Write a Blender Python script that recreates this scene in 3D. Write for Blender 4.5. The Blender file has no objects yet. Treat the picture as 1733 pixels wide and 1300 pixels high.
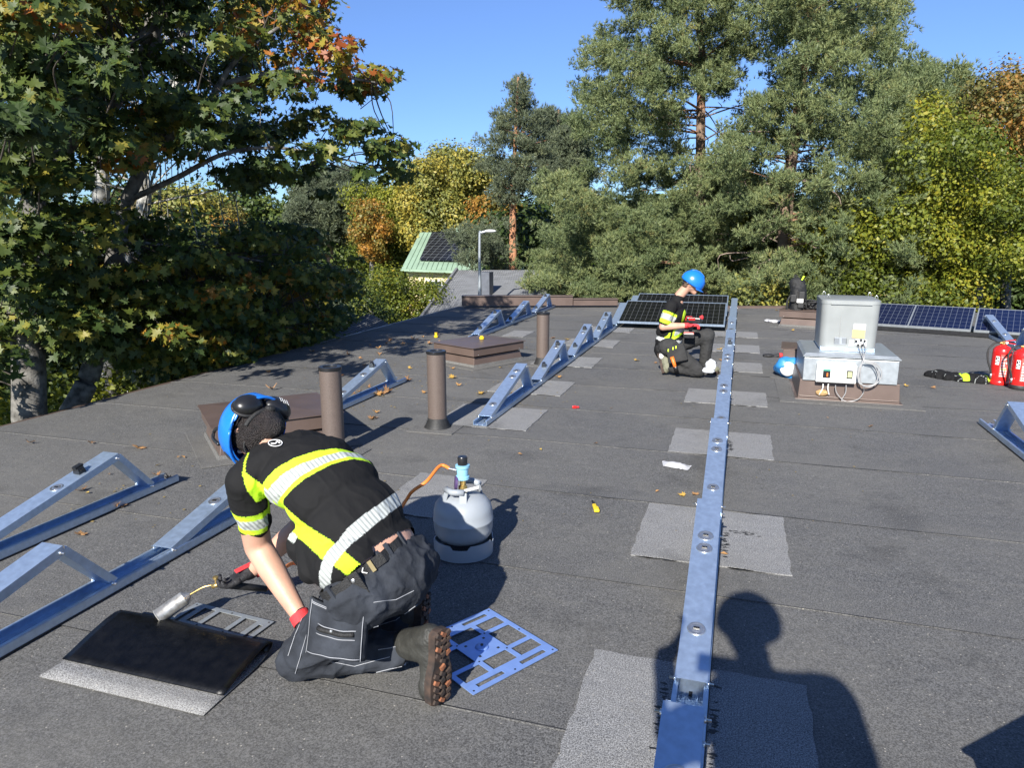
import bpy, bmesh, math, random
import numpy as np
from mathutils import Vector, Matrix, noise as mnoise
R = random.Random(7)
NR = np.random.default_rng(11)
C = bpy.context.scene.collection
sc = bpy.context.scene

# ------------------------------------------------------------ camera, sky, sun
F, H, CX, CY = 1220.0, 1.6, 866.5, 650.0
PITCH = math.atan(258 / F); YAW = math.atan(391 / math.hypot(258, F))
cam = bpy.data.objects.new('camera', bpy.data.cameras.new('camera')); C.objects.link(cam)
cam.location = (0, 0, H); cam.rotation_euler = (math.pi / 2 - PITCH, 0, YAW)
cam.data.sensor_width = 36; cam.data.lens = 36 * F / 1733; cam.data.clip_end = 1500; cam.data.clip_start = 0.01
sc.camera = cam
world = bpy.data.worlds.new('World'); sc.world = world; world.use_nodes = True
wn = world.node_tree.nodes; bg = wn['Background']
sky = wn.new('ShaderNodeTexSky'); sky.sky_type = 'NISHITA'; sky.sun_disc = False
SUN_D = Vector((0.03, 1.0, -0.61)).normalized()
SUN_EL = math.asin(-SUN_D.z)
sky.sun_elevation = SUN_EL; sky.sun_rotation = math.atan2(-SUN_D.x, -SUN_D.y)
sky.altitude = 60; sky.air_density = 1.0; sky.dust_density = 0.15; sky.ozone_density = 3.0
hs_ = wn.new('ShaderNodeHueSaturation'); hs_.inputs['Saturation'].default_value = 1.12; hs_.inputs['Hue'].default_value = .512; world.node_tree.links.new(sky.outputs[0], hs_.inputs['Color']); bg.inputs[1].default_value = 0.085
# clear dry air: the band above the horizon stays blue all the way round
tcw = wn.new('ShaderNodeTexCoord'); spw = wn.new('ShaderNodeSeparateXYZ'); world.node_tree.links.new(tcw.outputs['Generated'], spw.inputs[0])
rpw = wn.new('ShaderNodeValToRGB'); world.node_tree.links.new(spw.outputs[2], rpw.inputs[0]); rpw.color_ramp.elements[0].position = 0; rpw.color_ramp.elements[0].color = (.42, .60, .92, 1); rpw.color_ramp.elements[1].position = .45; rpw.color_ramp.elements[1].color = (1, 1, 1, 1)
mxw = wn.new('ShaderNodeMix'); mxw.data_type = 'RGBA'; mxw.blend_type = 'MULTIPLY'; mxw.inputs[0].default_value = 1; world.node_tree.links.new(hs_.outputs[0], mxw.inputs[6]); world.node_tree.links.new(rpw.outputs[0], mxw.inputs[7]); world.node_tree.links.new(mxw.outputs[2], bg.inputs[0])
sun = bpy.data.objects.new('sun', bpy.data.lights.new('sun', 'SUN')); C.objects.link(sun)
sun.data.energy = 4.9; sun.data.angle = math.radians(0.53); sun.data.color = (1, .955, .88)
sun.rotation_euler = SUN_D.to_track_quat('-Z', 'Y').to_euler()
sc.view_settings.view_transform = 'Standard'; sc.view_settings.look = 'None'
sc.view_settings.exposure = 1.0; sc.view_settings.gamma = 1; sc.view_settings.use_curve_mapping = False
sc.cycles.max_bounces = 6; sc.cycles.transparent_max_bounces = 8; sc.cycles.use_denoising = True

# surveying helpers: where a sight line of the photograph meets a plane of the place
def ray(x, y):
    r = x - CX; u = CY - y
    f = F * math.cos(PITCH) + u * math.sin(PITCH); up = -F * math.sin(PITCH) + u * math.cos(PITCH)
    return Vector((r * math.cos(YAW) - f * math.sin(YAW), r * math.sin(YAW) + f * math.cos(YAW), up))
def on_z(x, y, z=0.0):
    d = ray(x, y); return Vector((0, 0, H)) + d * ((z - H) / d.z)
def on_y(x, y, Y):
    d = ray(x, y); return Vector((0, 0, H)) + d * (Y / d.y)
def far(x, y, D):
    d = ray(x, y); return Vector((0, 0, H)) + d * (D / math.hypot(d.x, d.y))

# ------------------------------------------------------------ materials
def nd(nt, t, **k):
    n = nt.nodes.new(t)
    for a, b in k.items(): setattr(n, a, b)
    return n
def mat(name, col, rough=.6, metal=0., var=.15, scale=8., bump=0., bscale=60., spec=.5, coat=0., trans=0., col2=None, detail=6., rvar=0.):
    m = bpy.data.materials.new(name); m.use_nodes = True; nt = m.node_tree; L = nt.links.new
    b = nt.nodes['Principled BSDF']; b.inputs['Roughness'].default_value = rough; b.inputs['Metallic'].default_value = metal
    b.inputs['Specular IOR Level'].default_value = spec; b.inputs['Coat Weight'].default_value = coat
    tc = nd(nt, 'ShaderNodeTexCoord')
    n = nd(nt, 'ShaderNodeTexNoise'); n.inputs['Scale'].default_value = scale; n.inputs['Detail'].default_value = detail
    L(tc.outputs['Object'], n.inputs['Vector'])
    rp = nd(nt, 'ShaderNodeValToRGB'); L(n.outputs['Fac'], rp.inputs[0])
    c2 = col2 or tuple(min(1, c * (1 + var)) for c in col); c1 = tuple(c * (1 - var) for c in col)
    rp.color_ramp.elements[0].position = .3; rp.color_ramp.elements[1].position = .7
    rp.color_ramp.elements[0].color = (*c1, 1); rp.color_ramp.elements[1].color = (*c2, 1)
    L(rp.outputs[0], b.inputs['Base Color'])
    if rvar:
        mr = nd(nt, 'ShaderNodeMapRange'); L(n.outputs['Fac'], mr.inputs[0]); mr.inputs[3].default_value = rough - rvar; mr.inputs[4].default_value = rough + rvar
        L(mr.outputs[0], b.inputs['Roughness'])
    if bump:
        n2 = nd(nt, 'ShaderNodeTexNoise'); n2.inputs['Scale'].default_value = bscale; n2.inputs['Detail'].default_value = 4
        L(tc.outputs['Object'], n2.inputs['Vector'])
        bp = nd(nt, 'ShaderNodeBump'); bp.inputs['Strength'].default_value = bump; bp.inputs['Distance'].default_value = .01
        L(n2.outputs['Fac'], bp.inputs['Height']); L(bp.outputs[0], b.inputs['Normal'])
    return m

def mat_membrane(name, base, light, stain, speck=.55, streak=True, gs=150):
    m = bpy.data.materials.new(name); m.use_nodes = True; nt = m.node_tree; L = nt.links.new
    b = nt.nodes['Principled BSDF']; b.inputs['Roughness'].default_value = .82; b.inputs['Specular IOR Level'].default_value = .35
    tc = nd(nt, 'ShaderNodeTexCoord'); V = tc.outputs['Object']
    def noise(s, d=4, rough=.6, vec=V):
        n = nd(nt, 'ShaderNodeTexNoise'); n.inputs['Scale'].default_value = s; n.inputs['Detail'].default_value = d; n.inputs['Roughness'].default_value = rough
        L(vec, n.inputs['Vector']); return n.outputs['Fac']
    def ramp(fac, p0, c0, p1, c1):
        r = nd(nt, 'ShaderNodeValToRGB'); L(fac, r.inputs[0]); e = r.color_ramp.elements
        e[0].position = p0; e[1].position = p1; e[0].color = (*c0, 1); e[1].color = (*c1, 1); return r.outputs[0]
    def mix(fac, a, c, bt='MIX'):
        x = nd(nt, 'ShaderNodeMix', data_type='RGBA', blend_type=bt)
        if isinstance(fac, (int, float)): x.inputs[0].default_value = fac
        else: L(fac, x.inputs[0])
        for s, v in ((6, a), (7, c)):
            if isinstance(v, tuple): x.inputs[s].default_value = (*v, 1)
            else: L(v, x.inputs[s])
        return x.outputs[2]
    g = ramp(noise(gs, 2, .9), .38, tuple(c * .22 for c in base), .64, light)
    big = ramp(noise(.55, 6), .40, (0, 0, 0), .72, (1, 1, 1))
    c = mix(speck, base, g)
    c = mix(big, c, mix(.5, c, stain))
    mid = ramp(noise(3.1, 8, .7), .52, (0, 0, 0), .8, (1, 1, 1))
    c = mix(mid, c, mix(.45, c, stain))
    dk = ramp(noise(1.7, 7, .65), .25, (1, 1, 1), .45, (0, 0, 0))
    c = mix(dk, c, mix(.45, c, (.012, .012, .013)))
    vo = nd(nt, 'ShaderNodeTexVoronoi', feature='F1'); vo.inputs['Scale'].default_value = 45; L(V, vo.inputs['Vector'])
    vr = nd(nt, 'ShaderNodeMath', operation='LESS_THAN'); L(vo.outputs['Distance'], vr.inputs[0]); vr.inputs[1].default_value = .13
    vc = nd(nt, 'ShaderNodeMath', operation='GREATER_THAN'); sp = nd(nt, 'ShaderNodeSeparateColor'); L(vo.outputs['Color'], sp.inputs[0]); L(sp.outputs[0], vc.inputs[0]); vc.inputs[1].default_value = .72
    mm = nd(nt, 'ShaderNodeMath', operation='MULTIPLY'); L(vr.outputs[0], mm.inputs[0]); L(vc.outputs[0], mm.inputs[1])
    c = mix(mm.outputs[0], c, (.33, .31, .27))
    if streak:
        mp = nd(nt, 'ShaderNodeMapping'); mp.inputs['Scale'].default_value = (1.2, 9, 1); mp.inputs['Rotation'].default_value = (0, 0, .25); L(V, mp.inputs['Vector'])
        st = ramp(noise(1.3, 9, .75, mp.outputs[0]), .60, (0, 0, 0), .78, (1, 1, 1))
        c = mix(st, c, mix(.4, c, (.26, .24, .2)))
    L(c, b.inputs['Base Color'])
    bp = nd(nt, 'ShaderNodeBump'); bp.inputs['Strength'].default_value = .5; bp.inputs['Distance'].default_value = .004
    L(noise(300, 3, .8), bp.inputs['Height']); 
    bp2 = nd(nt, 'ShaderNodeBump'); bp2.inputs['Strength'].default_value = .35; bp2.inputs['Distance'].default_value = .03
    L(noise(5, 3), bp2.inputs['Height']); L(bp.outputs[0], bp2.inputs['Normal']); L(bp2.outputs[0], b.inputs['Normal'])
    return m

def mat_leaf(name, stops, rough=.55, transl=.25, spec=.4):
    m = bpy.data.materials.new(name); m.use_nodes = True; nt = m.node_tree; L = nt.links.new
    b = nt.nodes['Principled BSDF']; b.inputs['Roughness'].default_value = rough; b.inputs['Specular IOR Level'].default_value = spec
    a = nd(nt, 'ShaderNodeAttribute', attribute_name='tint'); rp = nd(nt, 'ShaderNodeValToRGB'); L(a.outputs['Fac'], rp.inputs[0])
    els = rp.color_ramp.elements
    while len(els) < len(stops): els.new(.5)
    for e, (p, c) in zip(els, stops): e.position = p; e.color = (*c, 1)
    L(rp.outputs[0], b.inputs['Base Color'])
    t = nd(nt, 'ShaderNodeBsdfTranslucent'); L(rp.outputs[0], t.inputs[0]); mx = nd(nt, 'ShaderNodeMixShader'); mx.inputs[0].default_value = transl
    L(b.outputs[0], mx.inputs[1]); L(t.outputs[0], mx.inputs[2]); L(mx.outputs[0], nt.nodes['Material Output'].inputs[0])
    return m

def mat_cells(name, cell, cw, ch, line, lw):
    m = bpy.data.materials.new(name); m.use_nodes = True; nt = m.node_tree; L = nt.links.new
    b = nt.nodes['Principled BSDF']; b.inputs['Roughness'].default_value = .22; b.inputs['Specular IOR Level'].default_value = .28
    tc = nd(nt, 'ShaderNodeTexCoord'); s = nd(nt, 'ShaderNodeSeparateXYZ'); L(tc.outputs['Object'], s.inputs[0])
    outs = []
    for o, w in ((s.outputs[0], cw), (s.outputs[1], ch)):
        d = nd(nt, 'ShaderNodeMath', operation='DIVIDE'); L(o, d.inputs[0]); d.inputs[1].default_value = w
        f = nd(nt, 'ShaderNodeMath', operation='FRACT'); L(d.outputs[0], f.inputs[0])
        c = nd(nt, 'ShaderNodeMath', operation='SUBTRACT'); L(f.outputs[0], c.inputs[0]); c.inputs[1].default_value = .5
        ab = nd(nt, 'ShaderNodeMath', operation='ABSOLUTE'); L(c.outputs[0], ab.inputs[0])
        g = nd(nt, 'ShaderNodeMath', operation='GREATER_THAN'); L(ab.outputs[0], g.inputs[0]); g.inputs[1].default_value = .5 - lw / w / 2
        outs.append(g.outputs[0])
    mx = nd(nt, 'ShaderNodeMath', operation='MAXIMUM'); L(outs[0], mx.inputs[0]); L(outs[1], mx.inputs[1])
    cm = nd(nt, 'ShaderNodeMix', data_type='RGBA'); L(mx.outputs[0], cm.inputs[0]); cm.inputs[6].default_value = (*cell, 1); cm.inputs[7].default_value = (*line, 1)
    L(cm.outputs[2], b.inputs['Base Color']); return m

M = {}
M['roof'] = mat_membrane('bitumen_membrane', (.074, .0735, .073), (.24, .238, .232), (.165, .158, .14), .62)
M['patch'] = mat_membrane('bitumen_patch', (.135, .135, .135), (.46, .46, .455), (.17, .165, .155), .78, False, 200)
M['bleed'] = mat('bitumen_bleed', (.014, .014, .014), .45, var=.3, scale=30, bump=.3)
M['torched'] = mat('membrane_underside', (.003, .003, .0033), .34, var=.5, scale=25, bump=.12, bscale=90, rvar=.10, spec=.3)
M['galv'] = mat('galvanised_steel', (.50, .62, .77), .42, .80, var=.10, scale=35, bump=.05, bscale=14, rvar=.08)
M['galv_dull'] = mat('galvanised_sheet', (.36, .39, .41), .42, .55, var=.10, scale=22, rvar=.08)
M['galv_blue'] = mat('zinc_blue_plate', (.30, .46, .85), .42, .6, var=.08, scale=18, rvar=.06)
M['grey_paint'] = mat('grey_paint', (.29, .305, .30), .38, .25, var=.06, scale=6, rvar=.06)
M['brown'] = mat('brown_metal', (.115, .082, .068), .42, .15, var=.10, scale=5, rvar=.08)
M['brown_pipe'] = mat('brown_pipe_paint', (.115, .088, .074), .5, .1, var=.22, scale=160, bump=.15, bscale=180)
M['black'] = mat('black_plastic', (.014, .014, .015), .32, var=.25, scale=20)
M['rubber'] = mat('black_rubber', (.018, .018, .018), .62, var=.3, scale=40, bump=.2)
M['steel'] = mat('bright_steel', (.62, .62, .60), .28, .9, var=.12, scale=60)
M['brass'] = mat('brass', (.62, .44, .16), .33, .85, var=.18, scale=50)
M['burner'] = mat('scorched_steel', (.52, .50, .45), .42, .75, var=.4, scale=40)
M['white'] = mat('white_plastic', (.74, .74, .72), .4, var=.04)
M['paper'] = mat('paper_label', (.78, .77, .73), .6, var=.05)
M['yellow_label'] = mat('yellow_label', (.72, .50, .17), .55, var=.05)
M['red'] = mat('red_paint', (.55, .016, .014), .25, var=.08, scale=9, coat=.3)
M['red_cloth'] = mat('red_glove_knit', (.60, .035, .04), .75, var=.15, scale=50, bump=.3, bscale=250)
M['grey_gas'] = mat('grey_bottle_paint', (.29, .315, .34), .42, .0, var=.05, scale=7, coat=.15, bump=.03, bscale=30, rvar=.06)
M['orange'] = mat('orange_hose', (.75, .21, .035), .45, var=.1)
M['blue_helmet'] = mat('blue_helmet', (.012, .16, .60), .28, var=.05, coat=.3)
M['blue_bag'] = mat('blue_bag', (.03, .20, .48), .45, var=.15, scale=12)
M['clear'] = mat('milky_plastic', (.62, .64, .66), .25, var=.25, scale=30)
M['skin'] = mat('skin', (.50, .285, .20), .52, var=.14, scale=10, bump=.08, bscale=120)
M['hair'] = mat('dark_hair', (.014, .010, .009), .5, var=.5, scale=60, bump=1., bscale=240)
M['hair2'] = mat('brown_hair', (.09, .055, .035), .6, var=.4, scale=90, bump=.6)
M['pants'] = mat('work_trousers', (.030, .034, .042), .9, spec=.2, var=.4, scale=11, bump=.45, bscale=40)
M['pants2'] = mat('black_trousers', (.034, .034, .034), .9, spec=.2, var=.25, scale=11, bump=.4, bscale=40)
M['belt'] = mat('black_webbing', (.012, .012, .012), .7, var=.3, bump=.4, bscale=200)
M['thread'] = mat('grey_thread', (.30, .31, .33), .8, var=.2)
M['glove'] = mat('black_glove', (.018, .018, .02), .7, var=.4, scale=30, bump=.4, bscale=120)
M['boot'] = mat('dark_boot', (.030, .030, .026), .6, var=.35, scale=25, bump=.4, bscale=90)
M['boot2'] = mat('olive_boot', (.16, .16, .11), .7, var=.4, scale=25, bump=.4)
M['sole'] = mat('rubber_sole', (.028, .024, .022), .8, var=.5, scale=30, col2=(.065, .04, .028))
M['sock'] = mat('blue_lining', (.35, .45, .62), .8)
M['sole_orange'] = mat('sole_orange', (.22, .085, .04), .8, var=.4, scale=60)
M['hiviz'] = mat('hiviz_yellow', (.55, .80, .04), .7, var=.06)
M['yellow'] = mat('yellow_plastic', (.75, .52, .02), .4)
M['gold'] = mat('gold_buckle', (.55, .42, .2), .35, .8)
M['orange_grip'] = mat('orange_grip', (.72, .16, .02), .45)
M['bark_pine'] = mat('pine_bark_upper', (.26, .145, .09), .9, var=.35, scale=9, bump=.6, bscale=14)
M['bark_orange'] = mat('orange_pine_bark', (.40, .19, .10), .9, var=.3, scale=9, bump=.6, bscale=14)
M['bark_low'] = mat('pine_bark_lower', (.17, .115, .08), .9, var=.4, scale=9, bump=.7, bscale=14)
M['bark_grey'] = mat('grey_bark', (.060, .054, .045), .9, var=.5, scale=11, bump=1., bscale=26, col2=(.22, .21, .19), detail=9)
M['bark_grey2'] = mat('dead_twig_bark', (.20, .15, .12), .9, var=.3)
M['twig'] = mat('dark_twig', (.055, .045, .035), .9, var=.3)
M['bark_birch'] = mat('birch_bark', (.13, .12, .11), .8, var=.5, scale=9, bump=.5, bscale=25, col2=(.55, .54, .5))
M['tile_grey'] = mat('concrete_tile_grey', (.155, .16, .167), .75, var=.18, scale=3)
M['tile_dark'] = mat('dark_sheet_metal', (.09, .10, .12), .5)
M['green_roof'] = mat('green_sheet_roof', (.24, .34, .24), .5, var=.14, scale=1.2)
M['cream'] = mat('cream_render', (.68, .56, .32), .85, var=.05)
M['glass'] = mat('window_glass', (.05, .07, .09), .08)
M['ground'] = mat('grass_ground', (.045, .06, .02), .95, var=.4, scale=1.5, bump=.3)
M['nest'] = mat('sealing_foam', (.42, .27, .12), .9, var=.35, scale=40, bump=1., bscale=60)
M['green_sw'] = mat('green_switch', (.05, .25, .18), .4)
M['lens'] = mat('switch_window', (.38, .40, .22), .3)
M['cloud'] = None
M['cells_black'] = mat_cells('solar_cells_black', (.005, .005, .007), .0905, .181, (.10, .105, .11), .005)
M['cells_blue'] = mat_cells('solar_cells_blue', (.005, .008, .036), .083, .165, (.12, .14, .18), .005)
M['cells_far'] = mat_cells('solar_cells_far', (.008, .009, .016), .36, .36, (.10, .11, .12), .03)

# ------------------------------------------------------------ mesh builder
def basis(d, up=Vector((0, 0, 1))):
    d = Vector(d).normalized()
    if abs(d.dot(up)) > .98: up = Vector((0, 1, 0)) if abs(d.y) < .9 else Vector((1, 0, 0))
    x = d.cross(up).normalized(); y = x.cross(d).normalized(); return x, y, d
class MB:
    def __init__(s): s.v = []; s.f = []; s.m = []; s.k = 0
    def add(s, vs, fs):
        o = len(s.v); s.v += [tuple(v) for v in vs]; s.f += [tuple(i + o for i in f) for f in fs]; s.m += [s.k] * len(fs); return s
    def obox(s, c, ax, ay, az, sx, sy, sz, taper=1.0):
        c = Vector(c); vs = []
        for z in (-.5, .5):
            t = taper if z > 0 else 1
            for x, y in ((-.5, -.5), (.5, -.5), (.5, .5), (-.5, .5)): vs.append(c + ax * (x * sx * t) + ay * (y * sy * t) + az * (z * sz))
        return s.add(vs, [(3, 2, 1, 0), (4, 5, 6, 7), (0, 1, 5, 4), (1, 2, 6, 5), (2, 3, 7, 6), (3, 0, 4, 7)])
    def box(s, c, sx, sy, sz, rz=0., taper=1.0):
        a = Vector((math.cos(rz), math.sin(rz), 0)); b = Vector((-math.sin(rz), math.cos(rz), 0))
        return s.obox(c, a, b, Vector((0, 0, 1)), sx, sy, sz, taper)
    def tube(s, pts, r, n=8, caps=True):
        pts = [Vector(p) for p in pts]; rs = r if isinstance(r, (list, tuple)) else [r] * len(pts)
        vs = []; up = Vector((.13, .21, .97)).normalized()
        for i, p in enumerate(pts):
            d = (pts[min(i + 1, len(pts) - 1)] - pts[max(i - 1, 0)])
            x, y, _ = basis(d, up)
            for k in range(n):
                a = 2 * math.pi * k / n; vs.append(p + (x * math.cos(a) + y * math.sin(a)) * rs[i])
        fs = []
        for i in range(len(pts) - 1):
            for k in range(n):
                a = i * n + k; b = i * n + (k + 1) % n; fs.append((a, b, b + n, a + n))
        if caps: fs += [tuple(range(n - 1, -1, -1)), tuple((len(pts) - 1) * n + k for k in range(n))]
        return s.add(vs, fs)
    def lathe(s, prof, c=(0, 0, 0), n=32, ax=None):
        c = Vector(c); X, Y, Z = (Vector((1, 0, 0)), Vector((0, 1, 0)), Vector((0, 0, 1))) if ax is None else basis(ax)
        vs = []
        for r, z in prof:
            for k in range(n):
                a = 2 * math.pi * k / n; vs.append(c + X * (r * math.cos(a)) + Y * (r * math.sin(a)) + Z * z)
        fs = [(i * n + k, i * n + (k + 1) % n, (i + 1) * n + (k + 1) % n, (i + 1) * n + k) for i in range(len(prof) - 1) for k in range(n)]
        if prof[0][0] > 1e-5 or True: fs.append(tuple(range(n - 1, -1, -1)))
        fs.append(tuple((len(prof) - 1) * n + k for k in range(n)))
        return s.add(vs, fs)
    def ell(s, c, ax, rad, nu=20, nv=12, half=None):
        c = Vector(c); vs = []; fs = []
        v0 = 0 if half is None else half
        for j in range(nv + 1):
            t = -math.pi / 2 + v0 + (math.pi - v0) * j / nv
            for k in range(nu):
                a = 2 * math.pi * k / nu
                vs.append(c + ax[0] * (rad[0] * math.cos(t) * math.cos(a)) + ax[1] * (rad[1] * math.cos(t) * math.sin(a)) + ax[2] * (rad[2] * math.sin(t)))
        for j in range(nv):
            for k in range(nu): fs.append((j * nu + k, j * nu + (k + 1) % nu, (j + 1) * nu + (k + 1) % nu, (j + 1) * nu + k))
        return s.add(vs, fs)
    def quad(s, *p): return s.add(p, [tuple(range(len(p)))])
    def prism(s, poly, z0, z1):
        n = len(poly); vs = [(x, y, z0) for x, y in poly] + [(x, y, z1) for x, y in poly]
        return s.add(vs, [tuple(range(n - 1, -1, -1)), tuple(range(n, 2 * n))] + [(i, (i + 1) % n, (i + 1) % n + n, i + n) for i in range(n)])
    def mesh(s, name, mats, smooth=False):
        me = bpy.data.meshes.new(name); me.from_pydata(s.v, [], s.f)
        for m in (mats if isinstance(mats, list) else [mats]): me.materials.append(m)
        me.polygons.foreach_set('material_index', s.m)
        bm = bmesh.new(); bm.from_mesh(me); bmesh.ops.remove_doubles(bm, verts=bm.verts, dist=1e-5) if smooth else None
        bmesh.ops.recalc_face_normals(bm, faces=bm.faces); bm.to_mesh(me); bm.free()
        if smooth: me.shade_smooth()
        me.update(); return me
    def build(s, name, mats, parent=None, smooth=False, bev=0., auto=False, **tags):
        if parent is not None:
            o = wloc(parent); s.v = [(x - o.x, y - o.y, z - o.z) for x, y, z in s.v]
        me = s.mesh(name, mats, smooth or auto)
        if auto: me.set_sharp_from_angle(angle=math.radians(38))
        return link(name, me, parent, bev=bev, **tags)
def wloc(o):
    p = Vector((0, 0, 0))
    while o is not None: p += Vector(o.location); o = o.parent
    return p
def link(name, me, parent=None, loc=(0, 0, 0), bev=0., **tags):
    o = bpy.data.objects.new(name, me); C.objects.link(o); o.parent = parent; o.location = loc
    if bev:
        b = o.modifiers.new('bevel', 'BEVEL'); b.width = bev; b.segments = 2; b.limit_method = 'ANGLE'
    for k, v in tags.items(): o[k] = v
    return o
def thing(name, label, cat, loc=(0, 0, 0), group=None):
    o = bpy.data.objects.new(name, None); C.objects.link(o); o.location = loc; o.empty_display_size = .1
    o['label'] = label; o['category'] = cat
    if group: o['group'] = group
    return o
def tag(o, label, cat, group=None):
    o['label'] = label; o['category'] = cat
    if group: o['group'] = group
    return o
def copy_tree(o, parent=None):
    c = o.copy(); C.objects.link(c); c.parent = parent
    for ch in list(o.children): copy_tree(ch, c)
    return c
def evaluated(o):
    bpy.context.view_layer.update()
    dg = bpy.context.evaluated_depsgraph_get(); me = bpy.data.meshes.new_from_object(o.evaluated_get(dg)); return me
def text_mesh(txt, size, mat_, name, parent, origin, ax, ay, depth=.0006):
    cu = bpy.data.curves.new(name, 'FONT'); cu.body = txt; cu.size = size; cu.extrude = depth; cu.align_x = 'CENTER'; cu.align_y = 'CENTER'
    t = bpy.data.objects.new('t', cu); C.objects.link(t); me = evaluated(t); bpy.data.objects.remove(t)
    az = ax.cross(ay); o = Vector(origin) - (wloc(parent) if parent else Vector())
    me.transform(Matrix(((ax.x, ay.x, az.x, o.x), (ax.y, ay.y, az.y, o.y), (ax.z, ay.z, az.z, o.z), (0, 0, 0, 1))))
    me.materials.clear(); me.materials.append(mat_); me.name = name
    return link(name, me, parent)
UX, UY, UZ = Vector((1, 0, 0)), Vector((0, 1, 0)), Vector((0, 0, 1))
TOPZ = .0

def displace(o, f, zmin=None):
    nr = [v.normal.copy() for v in o.data.vertices]
    for v, n in zip(o.data.vertices, nr):
        v.co += n * f(v.co)
        if zmin is not None: v.co.z = max(v.co.z, zmin)

# ------------------------------------------------------------ setting: ground, roof
m = MB(); m.quad((-900, -900, -4.2), (900, -900, -4.2), (900, 900, -4.2), (-900, 900, -4.2)); m.build('ground', M['ground'], kind='structure')
XL, XR, YB, YF = -5.95, 13.0, -7.0, 16.7
pl, pr = on_z(781, 521), on_z(1046, 520.5)
m = MB(); m.prism([(XL, YB), (XR, YB), (XR, YF), (.0, YF + .1), (pl.x - .3, pl.y + .6), (XL, pl.y + .1)], -.35, -.03)
deck = m.build('flat_roof', M['brown'], kind='structure')
m = MB(); m.prism([(XL + .35, YB + .4), (XR - .4, YB + .4), (XR - .4, YF - .4), (-.3, YF - .4), (pl.x + .2, pl.y - .1), (XL + .35, pl.y - .3)], -4.2, -.35); m.build('house_wall', M['cream'], deck)
# membrane sheets, each lapped over the next one like shingles
y = 3.105 - 1.07 * 9; SE = []
while y < YF:
    y1 = min(y + 1.09, YF + .02); n = 70
    m = MB(); vs = []; fs = []
    ph = R.uniform(0, 9)
    for i in range(n + 1):
        x = XL + (XR - XL) * i / n
        wob = .012 * mnoise.noise(Vector((x * .7, ph, 0))) + .004 * mnoise.noise(Vector((x * 5, ph, 3)))
        dz = .0
        droop = 0.0
        if x < XL + .02: droop = -.03
        vs += [(x, y + wob, -.002 - .006 + droop), (x, y + wob, -.0005 + droop), (x, y1, -.0048 + droop)]
    for i in range(n):
        a = i * 3; fs += [(a, a + 3, a + 4, a + 1), (a + 1, a + 4, a + 5, a + 2)]
    m.add(vs, fs); m.build('roofing_sheet', M['roof'], deck)
    SE.append(y); y += 1.07
for k, y in enumerate(SE):
    if y < 1: continue
    m = MB(); ph = k * 3.1; n = 260; vs = []; fs = []
    for i in range(n + 1):
        x = XL + .05 + (8 - XL) * i / n
        wob = .012 * mnoise.noise(Vector((x * .7, ph, 0)))
        w = max(.0012, -.001 + .012 * mnoise.noise(Vector((x * 2.2, ph, 7))) + .006 * mnoise.noise(Vector((x * 14, ph, 1)))) * (1 if y < 6 else .8)
        vs += [(x, y + wob - w - .001, .0006), (x, y + wob + .001, .0012)]
    for i in range(n): fs.append((2 * i, 2 * i + 2, 2 * i + 3, 2 * i + 1))
    m.add(vs, fs); m.build('bitumen_seam', M['bleed'], deck)
# edge trim on the left verge
m = MB(); m.box((XL - .02, (YB + pl.y) / 2, -.165), .05, pl.y - YB, .26); m.build('verge_trim', M['brown'], deck, bev=.006)
# far edge: low brown metal upstand in lengths
dv = (pr - pl).normalized(); nrm = Vector((-dv.y, dv.x, 0)); L_ = (pr - pl).length; off = 0
while off < L_:
    l = min(2.4, L_ - off); c = pl + dv * (off + l / 2) + nrm * .12; hh = .245 - .09 * (off / L_)
    m = MB(); m.obox(c + UZ * (hh / 2 + .02), dv, nrm, UZ, l - .012, .20, hh - .04); m.obox(c + UZ * (hh), dv, nrm, UZ, l - .004, .26, .018)
    m.build('edge_flashing', M['brown'], deck, bev=.004); off += l
m = MB(); a, b = on_z(1046, 521), on_z(1500, 521.5)
m.obox((a + b) / 2 + UZ * .02, (b - a).normalized(), Vector((0, 1, 0)), UZ, (b - a).length, .12, .05); m.build('edge_flashing', M['brown'], deck)

# pale felt patches under the mounts
def patch(x0, x1, y0, y1):
    m = MB(); n = 14; P = []
    def j(): return R.uniform(-.006, .006)
    for i in range(n): P.append((x0 + (x1 - x0) * i / n, y0 + j()))
    for i in range(n): P.append((x1 + j(), y0 + (y1 - y0) * i / n))
    for i in range(n): P.append((x1 - (x1 - x0) * i / n, y1 + j()))
    for i in range(n): P.append((x0 + j(), y1 - (y1 - y0) * i / n))
    m.prism(P, -.004, .0045); m.build('felt_patch', M['patch'], deck)
    m = MB(); 
    for _ in range(7):
        x = R.uniform(x0, x1 - .12); w = R.uniform(.04, .14); yy = y0 - .003
        m.prism([(x, yy), (x + w * .3, yy - R.uniform(.006, .016)), (x + w * .8, yy - R.uniform(.003, .012)), (x + w, yy), (x + w, yy + .006), (x, yy + .006)], .0013, .0022)
    m.build('bitumen_seam', M['bleed'], deck)
def scorch(x, y, w, h):
    m = MB()
    for _ in range(26):
        cx, cy = x + R.gauss(0, w * .45), y + R.gauss(0, h * .45); rr = R.uniform(.002, .010); n = 9; ph = R.uniform(0, 6)
        m.prism([(cx + rr * (1.6 + .5 * math.sin(3 * a + ph)) * math.cos(a), cy + rr * .6 * (1 + .5 * math.sin(2 * a + ph)) * math.sin(a)) for a in [2 * math.pi * i / n for i in range(n)]], .003, .0056 + R.uniform(0, .0004))
    m.build('bitumen_smear', M['bleed'], deck, kind='stuff')
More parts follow.
